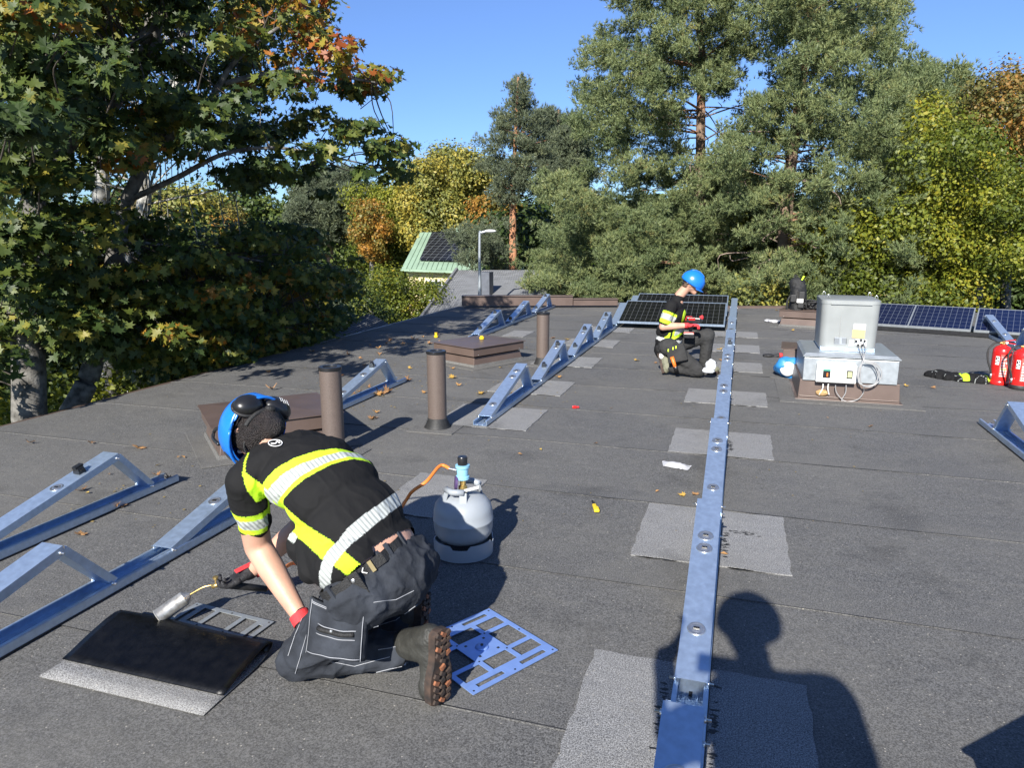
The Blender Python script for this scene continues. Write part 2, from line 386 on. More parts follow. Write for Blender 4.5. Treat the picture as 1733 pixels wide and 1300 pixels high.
for x, y, w, h in [(.10, 3.86, .10, .03), (.01, 3.65, .012, .2), (-.165, 2.2, .012, .25), (.01, 2.2, .010, .3), (.01, 5.5, .012, .15)]: scorch(x, y, w, h)
for (x0, x1, y0, y1) in [(-.45, .32, 1.75, 2.52), (-.44, .32, 3.41, 4.15), (-.43, .31, 5.25, 5.93), (-.44, .32, 6.93, 7.55), (-.42, .32, 8.66, 9.3), (-.42, .32, 10.1, 10.8), (-.4, .32, 11.6, 12.25),
        (-2.42, -1.60, 5.47, 6.2), (-2.4, -1.63, 6.8, 7.5), (-2.4, -1.63, 8.4, 9.1), (-2.4, -1.65, 10.0, 10.7), (-2.4, -1.65, 11.6, 12.2), (-3.5, -3.15, 10.6, 11.3), (-1.98, -1.5, 3.55, 4.25)]:
    patch(x0, x1, y0, y1)

# ------------------------------------------------------------ galvanised mounting frames
def channel(m, p0, p1, w, h, t=.003, down=True, cap=False):
    p0, p1 = Vector(p0), Vector(p1); d = (p1 - p0); L0 = d.length; d.normalize(); x = d.cross(UZ).normalized(); z = x.cross(d).normalized(); s = -1 if down else 1
    c = (p0 + p1) / 2
    m.obox(c, x, d, z, w, L0, t)
    for k in (-1, 1): m.obox(c + x * (k * (w / 2 - t / 2)) + z * (s * (h / 2 + t * .5)), x, d, z, t, L0 - .002, h)
    for k in (-1, 1): m.obox(c + x * (k * (w / 2 - .007)) + z * (s * (h + t)), x, d, z, .014, L0 - .004, t)
BW = .112
def tri_meshes():
    m = MB(); channel(m, (0, 0, .062), (0, 1.10, .325), BW, .034); 
    beam = m.mesh('sloped_beam', M['galv'])
    m = MB(); p0, p1 = Vector((0, 1.095, .292)), Vector((0, 1.325, .035)); channel(m, p0, p1, BW - .012, .030, down=False)
    leg = m.mesh('rear_leg', M['galv'])
    m = MB(); 
    for k in (-1, 1): m.tube([(0, 0, 0), (k * .0, 0, 0)], .001, 6) if 0 else None
    m.lathe([(.009, 0), (.009, .008), (.005, .009), (.005, .022)], (0, 0, 0), 8, ax=UX); bolt = m.mesh('bolt', M['steel'], True)
    m = MB(); m.lathe([(.036, 0), (.034, .003), (.029, .0045), (.026, .002), (.020, .0015), (.018, .004), (.014, .004)], (0, 0, 0), 24); ring = m.mesh('pressed_dimple', M['steel'], True)
    m = MB(); m.box((0, 0, .0065), .022, .010, .002); slot = m.mesh('slot', M['black'])
    m = MB(); m.box((0, 0, .018), .05, .045, .035, 0, .8); m.box((0, 0, .04), .03, .05, .012); m.box((.02, 0, .02), .03, .02, .008); clamp = m.mesh('module_clamp', M['black'])
    m = MB(); m.lathe([(.007, 0), (.007, .02), (.004, .021), (.004, .03)], (0, 0, .044), 8); cb = m.mesh('clamp_bolt', M['steel'], True)
    return beam, leg, bolt, ring, slot, clamp, cb
BEAM, LEG, BOLT, RING, SLOT, CLAMP, CBOLT = tri_meshes()
SL = math.atan2(.263, 1.10)
def beam_pt(t, dz=.0): return (0, 1.10 * t - math.sin(SL) * dz, .062 + .263 * t + .0015 + math.cos(SL) * dz)
def triangle(root, y0, dimples=(.28, .74, .80), clamps=()):
    b = link('sloped_beam', BEAM, root, (0, y0, 0)); l = link('rear_leg', LEG, root, (0, y0, 0))
    for k in (-1, 1):
        for (yy, zz, pa) in ((1.085, .300, b), (.012, .05, b), (1.315, .05, l)):
            o = link('bolt', BOLT, pa, (k * (BW / 2 - .002), yy, zz)); o.rotation_euler = (0, 0, 0 if k > 0 else math.pi)
    for t in dimples:
        o = link('pressed_dimple', RING, b, beam_pt(t)); o.rotation_euler = (SL, 0, 0)
        o = link('slot', SLOT, b, beam_pt(t)); o.rotation_euler = (SL, 0, 0)
    for t in clamps:
        o = link('module_clamp', CLAMP, b, beam_pt(t)); o.rotation_euler = (SL, 0, R.uniform(-.1, .3))
def base_rail(root, y0, y1):
    m = MB(); w, h, t = .118, .036, .003; L0 = y1 - y0; c = (y0 + y1) / 2
    m.box((0, c, .008), w, L0, .003)
    for k in (-1, 1):
        m.box((k * w / 2, c, .008 + h / 2), t, L0, h); m.box((k * (w / 2 - .008), c, .0105 + h), .015, L0, t); m.box((k * .022, c, .0125), .010, L0, .006)
    me = m.mesh('base_rail', M['galv']); o = link('base_rail', me, root)
    m = MB(); m.box((0, c, .0045), w + .01, L0 - .02, .004); link('rubber_strip', m.mesh('rubber_strip', M['rubber']), root)
    yy = y0 + .12; m = MB()
    while yy < y1: m.box((0, yy, .0165), .012, .028, .001); yy += .4
    link('rail_slots', m.mesh('rail_slots', M['black']), root, kind='stuff')
def row(label, x, y0, y1, tris, rz=0., group='galvanised mounting frames for solar panels'):
    r = thing('mounting_frame', label, 'mounting frame', (x, 0, 0), group); base_rail(r, y0, y1)
    for a in tris: triangle(r, *a)
    return r
rA = row('long line of triangular steel mounts running up the middle of the roof', -.075, .2, 15.2,
    [(2.335 + 1.62 * k, dm, cl) for k, dm, cl in [(-1, (.3, .8), ()), (0, (.22, .66, .74), ()), (1, (.22, .62, .72), ()), (2, (.25, .7, .8), ()), (3, (.3, .72, .82), ()), (4, (.3, .7), (.55,)), (5, (.5, .75), ()), (6, (.3,), ()), (7, (.3,), ())]])
rA.location.z = .004
rB = row('line of zinc mounts on pale patches, starting beyond the middle vent pipe', -2.0, 5.48, 15.2, [(5.6 + 1.62 * k, dm, cl) for k, dm, cl in [(0, (.2, .72, .84), ()), (1, (.8,), (.3, .86)), (2, (.7,), (.25, .8)), (3, (.7,), (.3, .84)), (4, (), ()), (5, (), ())]])
rB.location.z = .004
row('mounting line passing behind the kneeling man in the foreground', -2.665, .1, 4.35, [(1.00, (.3, .7), ()), (2.67, (.36, .8), ())])
row('far left foreground mount with a single black clamp on its sloping beam', -3.475, .2, 3.62, [(2.08, (.3, .66), (.80,))])
row('lone mount behind the leftmost vent pipe with dry leaves along its rail', -3.45, 5.25, 6.98, [(5.43, (.3, .66), (.82,))])
row('short line of three mounts behind the brown roof hatch near the far upstand', -3.82, 10.15, 15.25, [(10.3, (), (.2, .85)), (11.98, (.8,), (.1,)), (13.55, (), (.2, .85))])
row('mount at the right edge standing in front of the blue solar panels', 3.76, 9.2, 13.45, [(11.9, (.25, .75), ()), (10.25, (.3, .7), ())])
row('mount cut off by the right edge of the frame, nearest on that side', 2.07, 3.2, 6.84, [(5.17, (.3, .7), ()), (3.5, (.3, .7), ())])

# ------------------------------------------------------------ solar panels
def panel(label, p, ax, ay, w, h, cm, frame, cat='solar panel', group='solar panels', nx=1):
    ax = Vector(ax).normalized(); ay = (Vector(ay) - ax * Vector(ay).dot(ax)).normalized(); az = ax.cross(ay)
    r = thing('solar_panel', label, cat, p, group)
    r.rotation_euler = Matrix((ax, ay, az)).transposed().to_euler()
    m = MB(); m.box((w / 2, h / 2, .017), w - .03, h - .03, .030); link('glass', m.mesh('glass', cm), r)
    m = MB(); t = .035
    for c, sx, sy in (((w / 2, .009, .018), w, .018), ((w / 2, h - .009, .018), w, .018), ((.009, h / 2, .018), .018, h - .036), ((w - .009, h / 2, .018), .018, h - .036)): m.box(c, sx, sy, t)
    link('frame', m.mesh('frame', frame), r); return r
XA, XB = -.19, -1.93
t_in = math.tan(SL)
for k, nm in ((0, 'front'), (1, 'rear')):
    y0 = 12.13 + 1.62 * k
    panel(f'black solar panel in the {nm} row behind the man in the blue hard hat', (XB, y0, .085), UX, Vector((0, 1, .24)), XA - XB, 1.10, M['cells_black'], M['galv'])
gr = 'blue solar panels at the far right'
pR = [on_z(1380, 545.5, .02), on_z(1645, 563, .02)]
axr = (pR[1] - pR[0]).normalized(); ayr = Vector((-axr.y, axr.x, .27))
p_a = on_z(1645, 562, .07)
lab = ['blue solar panel next to the grey roof fan, its left end hidden', 'blue solar panel behind the mount at the right edge', 'blue solar panel cut off by the right side of the picture']
for k, o_ in enumerate((-1, 0, 1)):
    pp = panel(lab[k], p_a + axr * (o_ * 1.78 + .02), axr, ayr, 1.74, 1.0, M['cells_blue'], M['galv_dull'], group=gr)
    m = MB(); m.box((.87, .5, .0335), .022, .96, .003); link('centre_strip', m.mesh('centre_strip', M['galv_dull']), list(bpy.data.objects)[-1] if 0 else pp)
m = MB(); c = p_a + axr * 0 - UZ * .03; nR = Vector((-axr.y, axr.x, 0))
m.obox(p_a + axr * .88 - UZ * .033 - nR * .02, axr, nR, UZ, 5.3, .05, .06); tag(m.build('panel_support_rail', M['black']), 'black support strip along the foot of the blue panels', 'support rail')

# ------------------------------------------------------------ vent pipes, hatches
def pipe(p, h, label, seg_=40):
    r = thing('vent_pipe', label, 'vent pipe', p, 'brown round vent pipes')
    m = MB(); m.lathe([(.0775, .03), (.0775, h - .02), (.068, h - .02), (.066, .2)], (0, 0, 0), 48); link('pipe_shaft', m.mesh('pipe_shaft', M['brown_pipe'], True), r).data.set_sharp_from_angle(angle=.6)
    m = MB(); m.lathe([(.080, h - .022), (.083, h - .018), (.083, h), (.078, h + .004), (.052, h + .004), (.050, h - .004), (.050, h - .12)], (0, 0, 0), 48)
    link('rim', m.mesh('rim', M['black'], True), r).data.set_sharp_from_angle(angle=.6)
    m = MB(); m.prism([(-.19, -.2), (.2, -.185), (.195, .2), (-.2, .19)], -.003, .004); link('felt_square', m.mesh('felt_square', M['roof']), r)
    m = MB(); m.lathe([(.05, h - .15), (.0, h - .15)], (0, 0, 0), 24); link('pipe_inside', m.mesh('pipe_inside', M['black']), r)
    m = MB(); prof = [(.112, 0), (.113, .008), (.100, .012), (.104, .020), (.092, .026), (.098, .036), (.086, .042), (.092, .052), (.080, .060), (.084, .072), (.078, .085)]
    m.lathe(prof, (0, 0, 0), 40); link('rubber_collar', m.mesh('rubber_collar', M['rubber'], True), r)
    return r
pipe((-2.755, 4.44, 0), .655, 'leftmost brown vent pipe, right behind the kneeling man')
pipe((-2.335, 5.37, 0), .645, 'middle brown vent pipe with a bright rim, standing clear of everything')
pipe((-2.262, 8.48, 0), .635, 'farthest brown vent pipe beside the line of mounts')

def hatch(label, c, sx, sy, h, rz, over=.03, topper=True):
    r = thing('roof_hatch', label, 'roof hatch', c)
    m = MB(); m.box((0, 0, .003), sx + .26, sy + .26, .008, rz); m.box((0, 0, h * .06), sx * 1.02 + .01, sy * 1.02 + .01, h * .12, rz, .97); link('felt_upstand', m.mesh('felt_upstand', M['roof']), r)
    m = MB(); m.box((0, 0, h * .22), sx, sy, h * .44, rz, .94); link('curb', m.mesh('curb', M['brown']), r, bev=.004)
    m = MB(); m.box((0, 0, h * .68), sx * 1.03, sy * 1.03, h * .36, rz); link('lid_skirt', m.mesh('lid_skirt', M['brown']), r, bev=.004)
    m = MB(); m.box((0, 0, h * .885), sx * 1.08, sy * 1.08, h * .022, rz); m.box((0, 0, h * .93), sx * 1.08, sy * 1.08, h * .07, rz, .12); link('lid', m.mesh('lid', M['brown']), r)
    m = MB()
    for k in (-.42, .42): m.lathe([(.004, 0), (.003, .004)], (math.cos(rz) * sx * k + math.sin(rz) * sy * .515, math.sin(rz) * sx * k - math.cos(rz) * sy * .515, h * .55), 6)
    link('rivets', m.mesh('rivets', M['steel']), r)
    return r
cA = (on_z(766, 608) + on_z(883, 610)) / 2
aa = on_z(802, 623); bb = on_z(884, 608); ll = on_z(766, 606)
rz1 = math.atan2(bb.y - aa.y, bb.x - aa.x)
def hatch_px(label, corner, right, left, h):
    ex = (right - corner); ey = (left - corner); ez = math.atan2(ex.y, ex.x); ux = Vector((math.cos(ez), math.sin(ez), 0)); uy = Vector((-ux.y, ux.x, 0))
    sy = max(.3, ey.dot(uy)); return hatch(label, corner + ux * ex.length / 2 + uy * sy / 2, ex.length, sy, h, ez)
h1 = hatch_px('low brown square roof hatch between the far vent pipe and the middle one', aa, bb, ll, .27)
q_a, q_b = on_z(470, 703, .26), on_z(545, 694, .26); rz_h = math.atan2(q_b.y - q_a.y, q_b.x - q_a.x); q_c = on_z(449, 690, .27)
h2 = hatch('wide brown roof hatch behind the head of the foreground worker', (q_c.x, q_c.y + .05, 0), .88, .74, .28, rz_h)
h5 = hatch('unseen brown hatch added past the lower right corner to throw a dark corner of shadow', (1.21, 1.59, 0), .62, .62, .50, math.radians(45))  # added out of view, only to cast the shadow at the corner
h3 = hatch('brown roof hatch carrying a black backpack behind the grey fan', (1.17, 13.45, 0), .80, .7, .32, -.25)
h4 = hatch('brown flat capped upstand half hidden behind the galvanised fan box', (1.0, 8.75, 0), .92, .5, .36, -.06)

# ------------------------------------------------------------ roof fan on its box
fan = thing('roof_fan', 'grey rounded roof fan on a galvanised box with a white switch box and coiled cables', 'roof fan', (1.05, 7.8, 0))
FY = 7.42
x0, x1 = .625, 1.49
m = MB(); m.prism([(.44, 7.22), (1.69, 7.20), (1.70, 8.5), (.43, 8.5)], -.003, .0035); m.build('felt_square', M['roof'], fan)
m = MB(); m.box((1.06, 7.86, .095), .90, .90, .19, 0, .975); m.box((1.06, 7.86, .004), .95, .97, .007); m.box((1.06, 7.405, .03), .88, .012, .010); m.build('brown_curb', M['brown'], fan, bev=.004)
bx0, bx1 = on_y(1357, 640, FY - .02).x, on_y(1521, 640, FY - .02).x
zb0, zb1 = on_y(1357, 643, FY - .02).z, on_y(1357, 601, FY - .02).z
cxm = (bx0 + bx1) / 2; bw = bx1 - bx0
m = MB(); m.box((cxm, 7.86, (zb0 + zb1) / 2 - .01), bw - .015, .92, zb1 - zb0 - .02); m.build('box_body', M['galv_dull'], fan, bev=.004)
m = MB(); m.box((cxm, 7.86, zb1 - .004), bw + .01, .95, .008); m.box((cxm, 7.86, zb1 + .012), bw, .93, .022, 0, .95); m.build('box_lid', M['galv_dull'], fan)
hx0, hx1 = on_y(1386, 590, 7.62).x, on_y(1482, 595, 7.62).x
ztop = on_y(1440, 508, 7.62).z; zl = zb1 + .055
hc = (hx0 + hx1) / 2; hw = hx1 - hx0
def rrect(w, d, r, n=6):
    P = []
    for cx, cy, a0 in ((w / 2 - r, d / 2 - r, 0), (-w / 2 + r, d / 2 - r, 90), (-w / 2 + r, -d / 2 + r, 180), (w / 2 - r, -d / 2 + r, 270)):
        for k in range(n + 1): a = math.radians(a0 + 90 * k / n); P.append((cx + r * math.cos(a), cy + r * math.sin(a)))
    return P
def loft(m, secs, c):
    n = len(secs[0][0]); vs = []
    for P, z in secs: vs += [(c[0] + x, c[1] + y, z) for x, y in P]
    fs = [(i * n + k, i * n + (k + 1) % n, (i + 1) * n + (k + 1) % n, (i + 1) * n + k) for i in range(len(secs) - 1) for k in range(n)]
    fs += [tuple(range(n - 1, -1, -1)), tuple((len(secs) - 1) * n + k for k in range(n))]; m.add(vs, fs)
m = MB(); HW, HD = hw, .56
loft(m, [(rrect(HW, HD, .065), zl), (rrect(HW * 1.03, HD * 1.03, .065), ztop - .03)], (hc, 7.90)); m.build('fan_hood', M['grey_paint'], fan, auto=True)
m = MB(); loft(m, [(rrect(HW * 1.045, HD * 1.045, .068), ztop - .04), (rrect(HW * 1.045, HD * 1.045, .068), ztop - .004), (rrect(HW * .97, HD * .97, .08), ztop + .003)], (hc, 7.90)); m.box((hc, 7.90 - HD * .515, ztop - .035), HW * .72, .03, .018); m.build('hood_lid', M['grey_paint'], fan, auto=True)
m = MB(); m.box((hc, 7.90, zl - .012), HW * .96, HD * .94, .03); m.box((hc, 7.61, zl - .02), HW * .95, .03, .012); m.build('hood_foot', M['galv'], fan)
for k in (-1, 1):
    for j in (-1, 1):
        m = MB(); c = Vector((hc + k * HW * .42, 7.9 + j * HD * .36, ztop)); m.tube([c, c + UZ * .03, c + UZ * .045 + UX * .012, c + UZ * .03 + UX * .024, c + UX * .024], .004, 6); m.build('lifting_eye', M['steel'], fan, smooth=True)
fy = 7.90 - HD / 2 - .006
def lab_(x, y, w, h, mt, nm, yy=None, t=.003):
    p = on_y(x, y, fy if yy is None else yy); m = MB(); m.box(tuple(p), w, t, h); return m.build(nm, mt, fan)
lab_(1455, 553, .105, .055, M['paper'], 'label'); lab_(1453, 565, .11, .08, M['yellow_label'], 'label'); lab_(1422, 577, .105, .07, M['grey_gas'], 'rating_plate'); lab_(1441, 581, .04, .06, M['paper'], 'label'); 
lab_(1457, 580, .10, .06, M['white'], 'gland_plate', t=.008); lab_(1422, 554, .004, .20, M['steel'], 'seam_line', t=.002)
m = MB()
for i in range(7):
    p = on_y(1416, 573 + i * 1.4, fy - .0025); m.box(tuple(p), .05, .001, .0022)
    p = on_y(1429, 573 + i * 1.4, fy - .0025); m.box(tuple(p), .045, .001, .0022)
m.build('printed_lines', M['black'], fan)
m = MB()
for px_, py_ in ((1449, 577), (1457, 575.5), (1452, 583.5), (1459, 584), (1463, 577)): m.lathe([(.011, 0), (.011, .02), (.006, .021)], tuple(on_y(px_, py_, fy - .004)), 10, ax=-UY)
m.build('cable_glands', M['black'], fan)
# switch box
sb = (on_y(1383, 616, 7.33), on_y(1448, 650, 7.33)); scx = (sb[0].x + sb[1].x) / 2; scz = (sb[0].z + sb[1].z) / 2; sw = sb[1].x - sb[0].x; sh = sb[0].z - sb[1].z
m = MB(); m.box((scx, 7.362, scz), sw, .07, sh); sbx = m.build('switch_box', M['white'], fan, bev=.006)
m = MB(); m.box((scx, 7.323, scz), sw - .02, .008, sh - .02); m.build('cover', M['white'], sbx, bev=.002)
p = on_y(1399, 632, 7.317); m = MB(); m.box((p.x, 7.314, p.z), .065, .012, .08); m.build('switch_plate', M['black'], sbx)
m = MB(); m.box((p.x, 7.305, p.z + .034), .062, .006, .016); m.build('switch_label', M['green_sw'], sbx)
m = MB(); m.box((p.x + .005, 7.303, p.z - .01), .012, .014, .034); m.build('switch_toggle', M['orange_grip'], sbx)
p = on_y(1438, 634, 7.317); m = MB(); m.box((p.x, 7.314, p.z), .052, .012, .075); m.build('window_frame', M['black'], sbx)
m = MB(); m.box((p.x, 7.306, p.z), .038, .006, .055); m.build('window_glass', M['lens'], sbx)
for k in (-1, 1):
    for j in (-1, 1): m = MB(); m.lathe([(.007, 0), (.006, .005), (0, .005)], (scx + k * (sw / 2 - .02), 7.319, scz + j * (sh / 2 - .02)), 10, ax=-UY); m.build('screw', M['steel'], sbx)
# cables
def smooth_path(P, n=10):
    P = [Vector(p) for p in P]; out = []
    for i in range(len(P) - 1):
        a, b, c, d = P[max(i - 1, 0)], P[i], P[i + 1], P[min(i + 2, len(P) - 1)]
        for k in range(n):
            t = k / n; out.append(.5 * ((2 * b) + (-a + c) * t + (2 * a - 5 * b + 4 * c - d) * t * t + (-a + 3 * b - 3 * c + d) * t ** 3))
    out.append(P[-1]); return out
cab = mat('grey_cable', (.30, .30, .30), .5)
def cable(pts, r=.0045, mt=None, parent=fan, name='cable'):
    m = MB(); m.tube(smooth_path(pts), r, 8); return m.build(name, mt or cab, parent, smooth=True)
def fy_(x, y, d=7.34): return on_y(x, y, d)
for dx in (0, 5):
    cable([fy_(1454 + dx, 584, fy - .02), fy_(1455 + dx, 592, fy - .04), fy_(1458 + dx * .6, 600, 7.40), fy_(1461 + dx * .3, 608, 7.34), fy_(1459, 614, 7.33), fy_(1453, 632 + dx, 7.33), fy_(1457 - dx * .3, 650, 7.32), fy_(1472, 655 - dx * .5, 7.33), fy_(1488, 645, 7.33), fy_(1492 - dx, 628, 7.33), fy_(1480, 614 + dx * .4, 7.33), fy_(1462, 613, 7.33), fy_(1452 + dx * .3, 628, 7.33), fy_(1453, 645, 7.33), fy_(1461, 654, 7.33), fy_(1461, 665, 7.36), fy_(1450, 677, 7.38), fy_(1430 - dx, 679, 7.38), fy_(1416 + dx * 3, 665, 7.36), fy_(1414 + dx * 3.6, 652, 7.35)])
cable([fy_(1461, 580, fy - .02), fy_(1465, 590, fy - .04), fy_(1463, 603, 7.37), fy_(1458, 618, 7.33), fy_(1456, 640, 7.325), fy_(1462, 654, 7.33), fy_(1478, 652, 7.33), fy_(1486, 636, 7.33), fy_(1478, 618, 7.33), fy_(1465, 614, 7.33)])
for q in ((1393, 1386), (1402, 1403)): cable([fy_(q[0], 650, 7.35), fy_(q[0] - 1, 658, 7.36), fy_(q[1], 668, 7.385)], .006, M['paper'], name='conduit')
m = MB(); m.ell(fy_(1391, 665, 7.40), (UX, UY, UZ), (.06, .03, .035), 14, 9); o = m.build('sealing_foam', M['nest'], fan, smooth=True)
displace(o, lambda q: .014 * mnoise.noise(q * 45))

# ------------------------------------------------------------ gas bottle with regulator
gb = thing('gas_bottle', 'grey gas bottle with handled collar and a light blue regulator on top', 'gas bottle', (-1.262, 3.20, 0))
G0 = Vector((-1.262, 3.20, 0))
m = MB(); m.lathe([(.10, .075), (.125, .085), (.143, .11), (.149, .14), (.150, .175), (.152, .178), (.152, .186), (.150, .189), (.149, .225), (.140, .26), (.118, .29), (.085, .308), (.05, .316), (.0, .318)], G0, 56); body = m.build('bottle_body', M['grey_gas'], gb, smooth=True)
m = MB(); n = 64; vs = []; fs = []
for k in range(n):
    a = 2 * math.pi * k / n; hgt = .088 if (k % 16) > 5 else .068
    c, s = math.cos(a), math.sin(a)
    for r_, z_ in ((.150, .004), (.152, hgt), (.147, hgt), (.145, .004)): vs.append((G0.x + c * r_, G0.y + s * r_, z_))
for k in range(n):
    q = (k + 1) % n
    for j in range(4): fs.append((k * 4 + j, q * 4 + j, q * 4 + (j + 1) % 4, k * 4 + (j + 1) % 4))
m.add(vs, fs); m.build('foot_ring', M['grey_gas'], gb, auto=True)
# collar straps and handle bars
m = MB()
for a0 in (math.radians(-100), math.radians(80)):
    for sgn in (-1, 1):
        a = a0 + sgn * .55; p0 = G0 + Vector((math.cos(a) * .105, math.sin(a) * .105, .29)); p1 = G0 + Vector((math.cos(a) * .088, math.sin(a) * .088, .345))
        tx = Vector((-math.sin(a), math.cos(a), 0)); d = (p1 - p0); m.obox((p0 + p1) / 2, tx, d.normalized(), tx.cross(d).normalized(), .035, d.length, .004)
m.build('collar_straps', M['grey_gas'], gb)
for a0 in (math.radians(-100), math.radians(80)):
    p0 = G0 + Vector((math.cos(a0 - .6) * .09, math.sin(a0 - .6) * .09, .348)); p1 = G0 + Vector((math.cos(a0 + .6) * .09, math.sin(a0 + .6) * .09, .348)); pm = G0 + Vector((math.cos(a0) * .098, math.sin(a0) * .098, .348))
    m = MB(); m.tube([p0, pm, p1], .016, 12); m.build('handle', M['grey_gas'], gb, smooth=True)
rg = G0 + Vector((-.0, -.0, .0))
m = MB(); m.lathe([(.022, .315), (.022, .35), (.014, .355), (.016, .385), (.012, .39)], rg, 16); m.build('valve', M['brass'], gb, auto=True)
m = MB(); m.lathe([(.008, 0), (.034, .002), (.034, .014), (.008, .016)], G0 + Vector((-.02, -.02, .372)), 20, ax=Vector((-1, -.5, .1)).normalized()); m.build('valve_wheel', mat('violet_wheel', (.07, .04, .12), .4), gb, auto=True)
lb = mat('pale_blue_regulator', (.22, .45, .58), .35)
m = MB(); m.lathe([(.018, .385), (.034, .39), (.034, .405), (.028, .408), (.030, .445), (.036, .45), (.036, .462), (.020, .464)], rg, 24); rgo = m.build('regulator', lb, gb, auto=True)
m = MB(); m.lathe([(.024, .463), (.025, .50), (.022, .506), (.0, .507)], rg, 20); m.build('regulator_knob', M['black'], rgo, auto=True)
m = MB(); m.lathe([(.010, 0), (.010, .02), (.007, .022), (.007, .045)], rg + Vector((-.03, 0, .43)), 10, ax=Vector((-1, .05, .1))); m.build('hose_connector', M['steel'], rgo, auto=True)
m = MB(); m.lathe([(.012, .37), (.014, .384)], rg, 12); m.build('red_seal', M['red'], rgo)
m = MB(); c = G0 + Vector((.05, -.04, .352)); m.obox(c, Vector((.9, .3, .25)).normalized(), Vector((-.3, .95, 0)).normalized(), Vector((-.25, 0, 1)).normalized(), .10, .04, .001); m.build('paper_tag', M['paper'], gb)

# ------------------------------------------------------------ people: joined skins from limb volumes
def skin_mesh(name, prims, mt, parent, voxel=.009, smooth=5, wrinkle=0., wscale=14., tint=None, dirn=None, cut=None):
    m = MB()
    for p in prims:
        if p[0] == 'c':
            _, a, ra, b, rb = p; a, b = Vector(a), Vector(b); d = b - a; L0 = d.length; X_, Y_, Z_ = basis(d); pr = []
            for i in range(6): t = math.pi / 2 * i / 5; pr.append((ra * math.sin(t) + 1e-4, -ra * math.cos(t)))
            for i in range(6): t = math.pi / 2 * i / 5; pr.append((rb * math.cos(t) + 1e-4, L0 + rb * math.sin(t)))
            m.lathe(pr, a, 16, ax=d)
        else:
            _, c, ax, rad = p; m.ell(c, ax, rad, 18, 12)
    o_ = wloc(parent); m.v = [(x - o_.x, y - o_.y, z - o_.z) for x, y, z in m.v]
    me = m.mesh(name, mt, False); ob = link('tmp', me)
    rm = ob.modifiers.new('r', 'REMESH'); rm.mode = 'VOXEL'; rm.voxel_size = voxel; rm.use_smooth_shade = True
    sm = ob.modifiers.new('s', 'SMOOTH'); sm.factor = .6; sm.iterations = smooth
    me2 = evaluated(ob); bpy.data.objects.remove(ob); me2.name = name
    if wrinkle:
        nrms = [v.normal.copy() for v in me2.vertices]
        for v, vn in zip(me2.vertices, nrms):
            q = Vector(v.co) * wscale
            if dirn is not None: q = q - dirn * q.dot(dirn) * .65
            w = 1 - abs(mnoise.noise(q)) * 2.6; w = w * abs(w); w2 = 1 - abs(mnoise.noise(q * 2.1 + Vector((5, 3, 1)))) * 2.8; w2 = w2 * abs(w2)
            v.co += vn * wrinkle * (w * .7 + w2 * .38 - .3)
    if cut:
        bm = bmesh.new(); bm.from_mesh(me2); bmesh.ops.delete(bm, geom=[f for f in bm.faces if cut(f.calc_center_median() + o_)], context='FACES'); bm.to_mesh(me2); bm.free()
    me2.shade_smooth()
    if tint:
        at_ = me2.color_attributes.new('cloth', 'FLOAT_COLOR', 'POINT'); d = []
        for v in me2.vertices: d += [*tint(Vector(v.co) + o_, None), 1.0]
        at_.data.foreach_set('color', d)
    if not me2.materials: me2.materials.append(mt)
    return link(name, me2, parent)
def mat_cloth(name, wave=True):
    m = bpy.data.materials.new(name); m.use_nodes = True; nt = m.node_tree; L = nt.links.new; b = nt.nodes['Principled BSDF']; b.inputs['Roughness'].default_value = .85; b.inputs['Specular IOR Level'].default_value = .2
    a = nd(nt, 'ShaderNodeAttribute', attribute_name='cloth'); tc = nd(nt, 'ShaderNodeTexCoord')
    n = nd(nt, 'ShaderNodeTexNoise'); n.inputs['Scale'].default_value = 18; L(tc.outputs['Object'], n.inputs['Vector'])
    mr = nd(nt, 'ShaderNodeMapRange'); L(n.outputs[0], mr.inputs[0]); mr.inputs[3].default_value = .8; mr.inputs[4].default_value = 1.15
    # fine stripes on the reflective tape only (grey areas)
    w = nd(nt, 'ShaderNodeTexWave'); w.inputs['Scale'].default_value = 26; w.bands_direction = 'DIAGONAL'; w.inputs['Distortion'].default_value = .6; L(tc.outputs['Object'], w.inputs['Vector'])
    sp = nd(nt, 'ShaderNodeSeparateColor'); L(a.outputs['Color'], sp.inputs[0])
    g = nd(nt, 'ShaderNodeMath', operation='GREATER_THAN'); L(sp.outputs[2], g.inputs[0]); g.inputs[1].default_value = .3
    wm = nd(nt, 'ShaderNodeMapRange'); L(w.outputs['Fac'], wm.inputs[0]); wm.inputs[1].default_value = .25; wm.inputs[2].default_value = .6; wm.inputs[3].default_value = .62; wm.inputs[4].default_value = 1.05
    mx = nd(nt, 'ShaderNodeMix', data_type='FLOAT'); L(g.outputs[0], mx.inputs[0]); mx.inputs[2].default_value = 1; L(wm.outputs[0], mx.inputs[3])
    mu = nd(nt, 'ShaderNodeMath', operation='MULTIPLY'); L(mr.outputs[0], mu.inputs[0]); L(mx.outputs[0], mu.inputs[1])
    v = nd(nt, 'ShaderNodeVectorMath', operation='SCALE'); L(a.outputs['Color'], v.inputs[0]); L(mu.outputs[0], v.inputs['Scale']); L(v.outputs[0], b.inputs['Base Color'])
    n2 = nd(nt, 'ShaderNodeTexNoise'); n2.inputs['Scale'].default_value = 30; L(tc.outputs['Object'], n2.inputs['Vector'])
    bp = nd(nt, 'ShaderNodeBump'); bp.inputs['Strength'].default_value = .25; bp.inputs['Distance'].default_value = .01; L(n2.outputs[0], bp.inputs['Height']); L(bp.outputs[0], b.inputs['Normal'])
    return m
M['cloth'] = mat_cloth('hiviz_shirt_cloth')
K_, Y_C, S_C = (.010, .010, .0105), (.52, .80, .035), (.46, .49, .47)

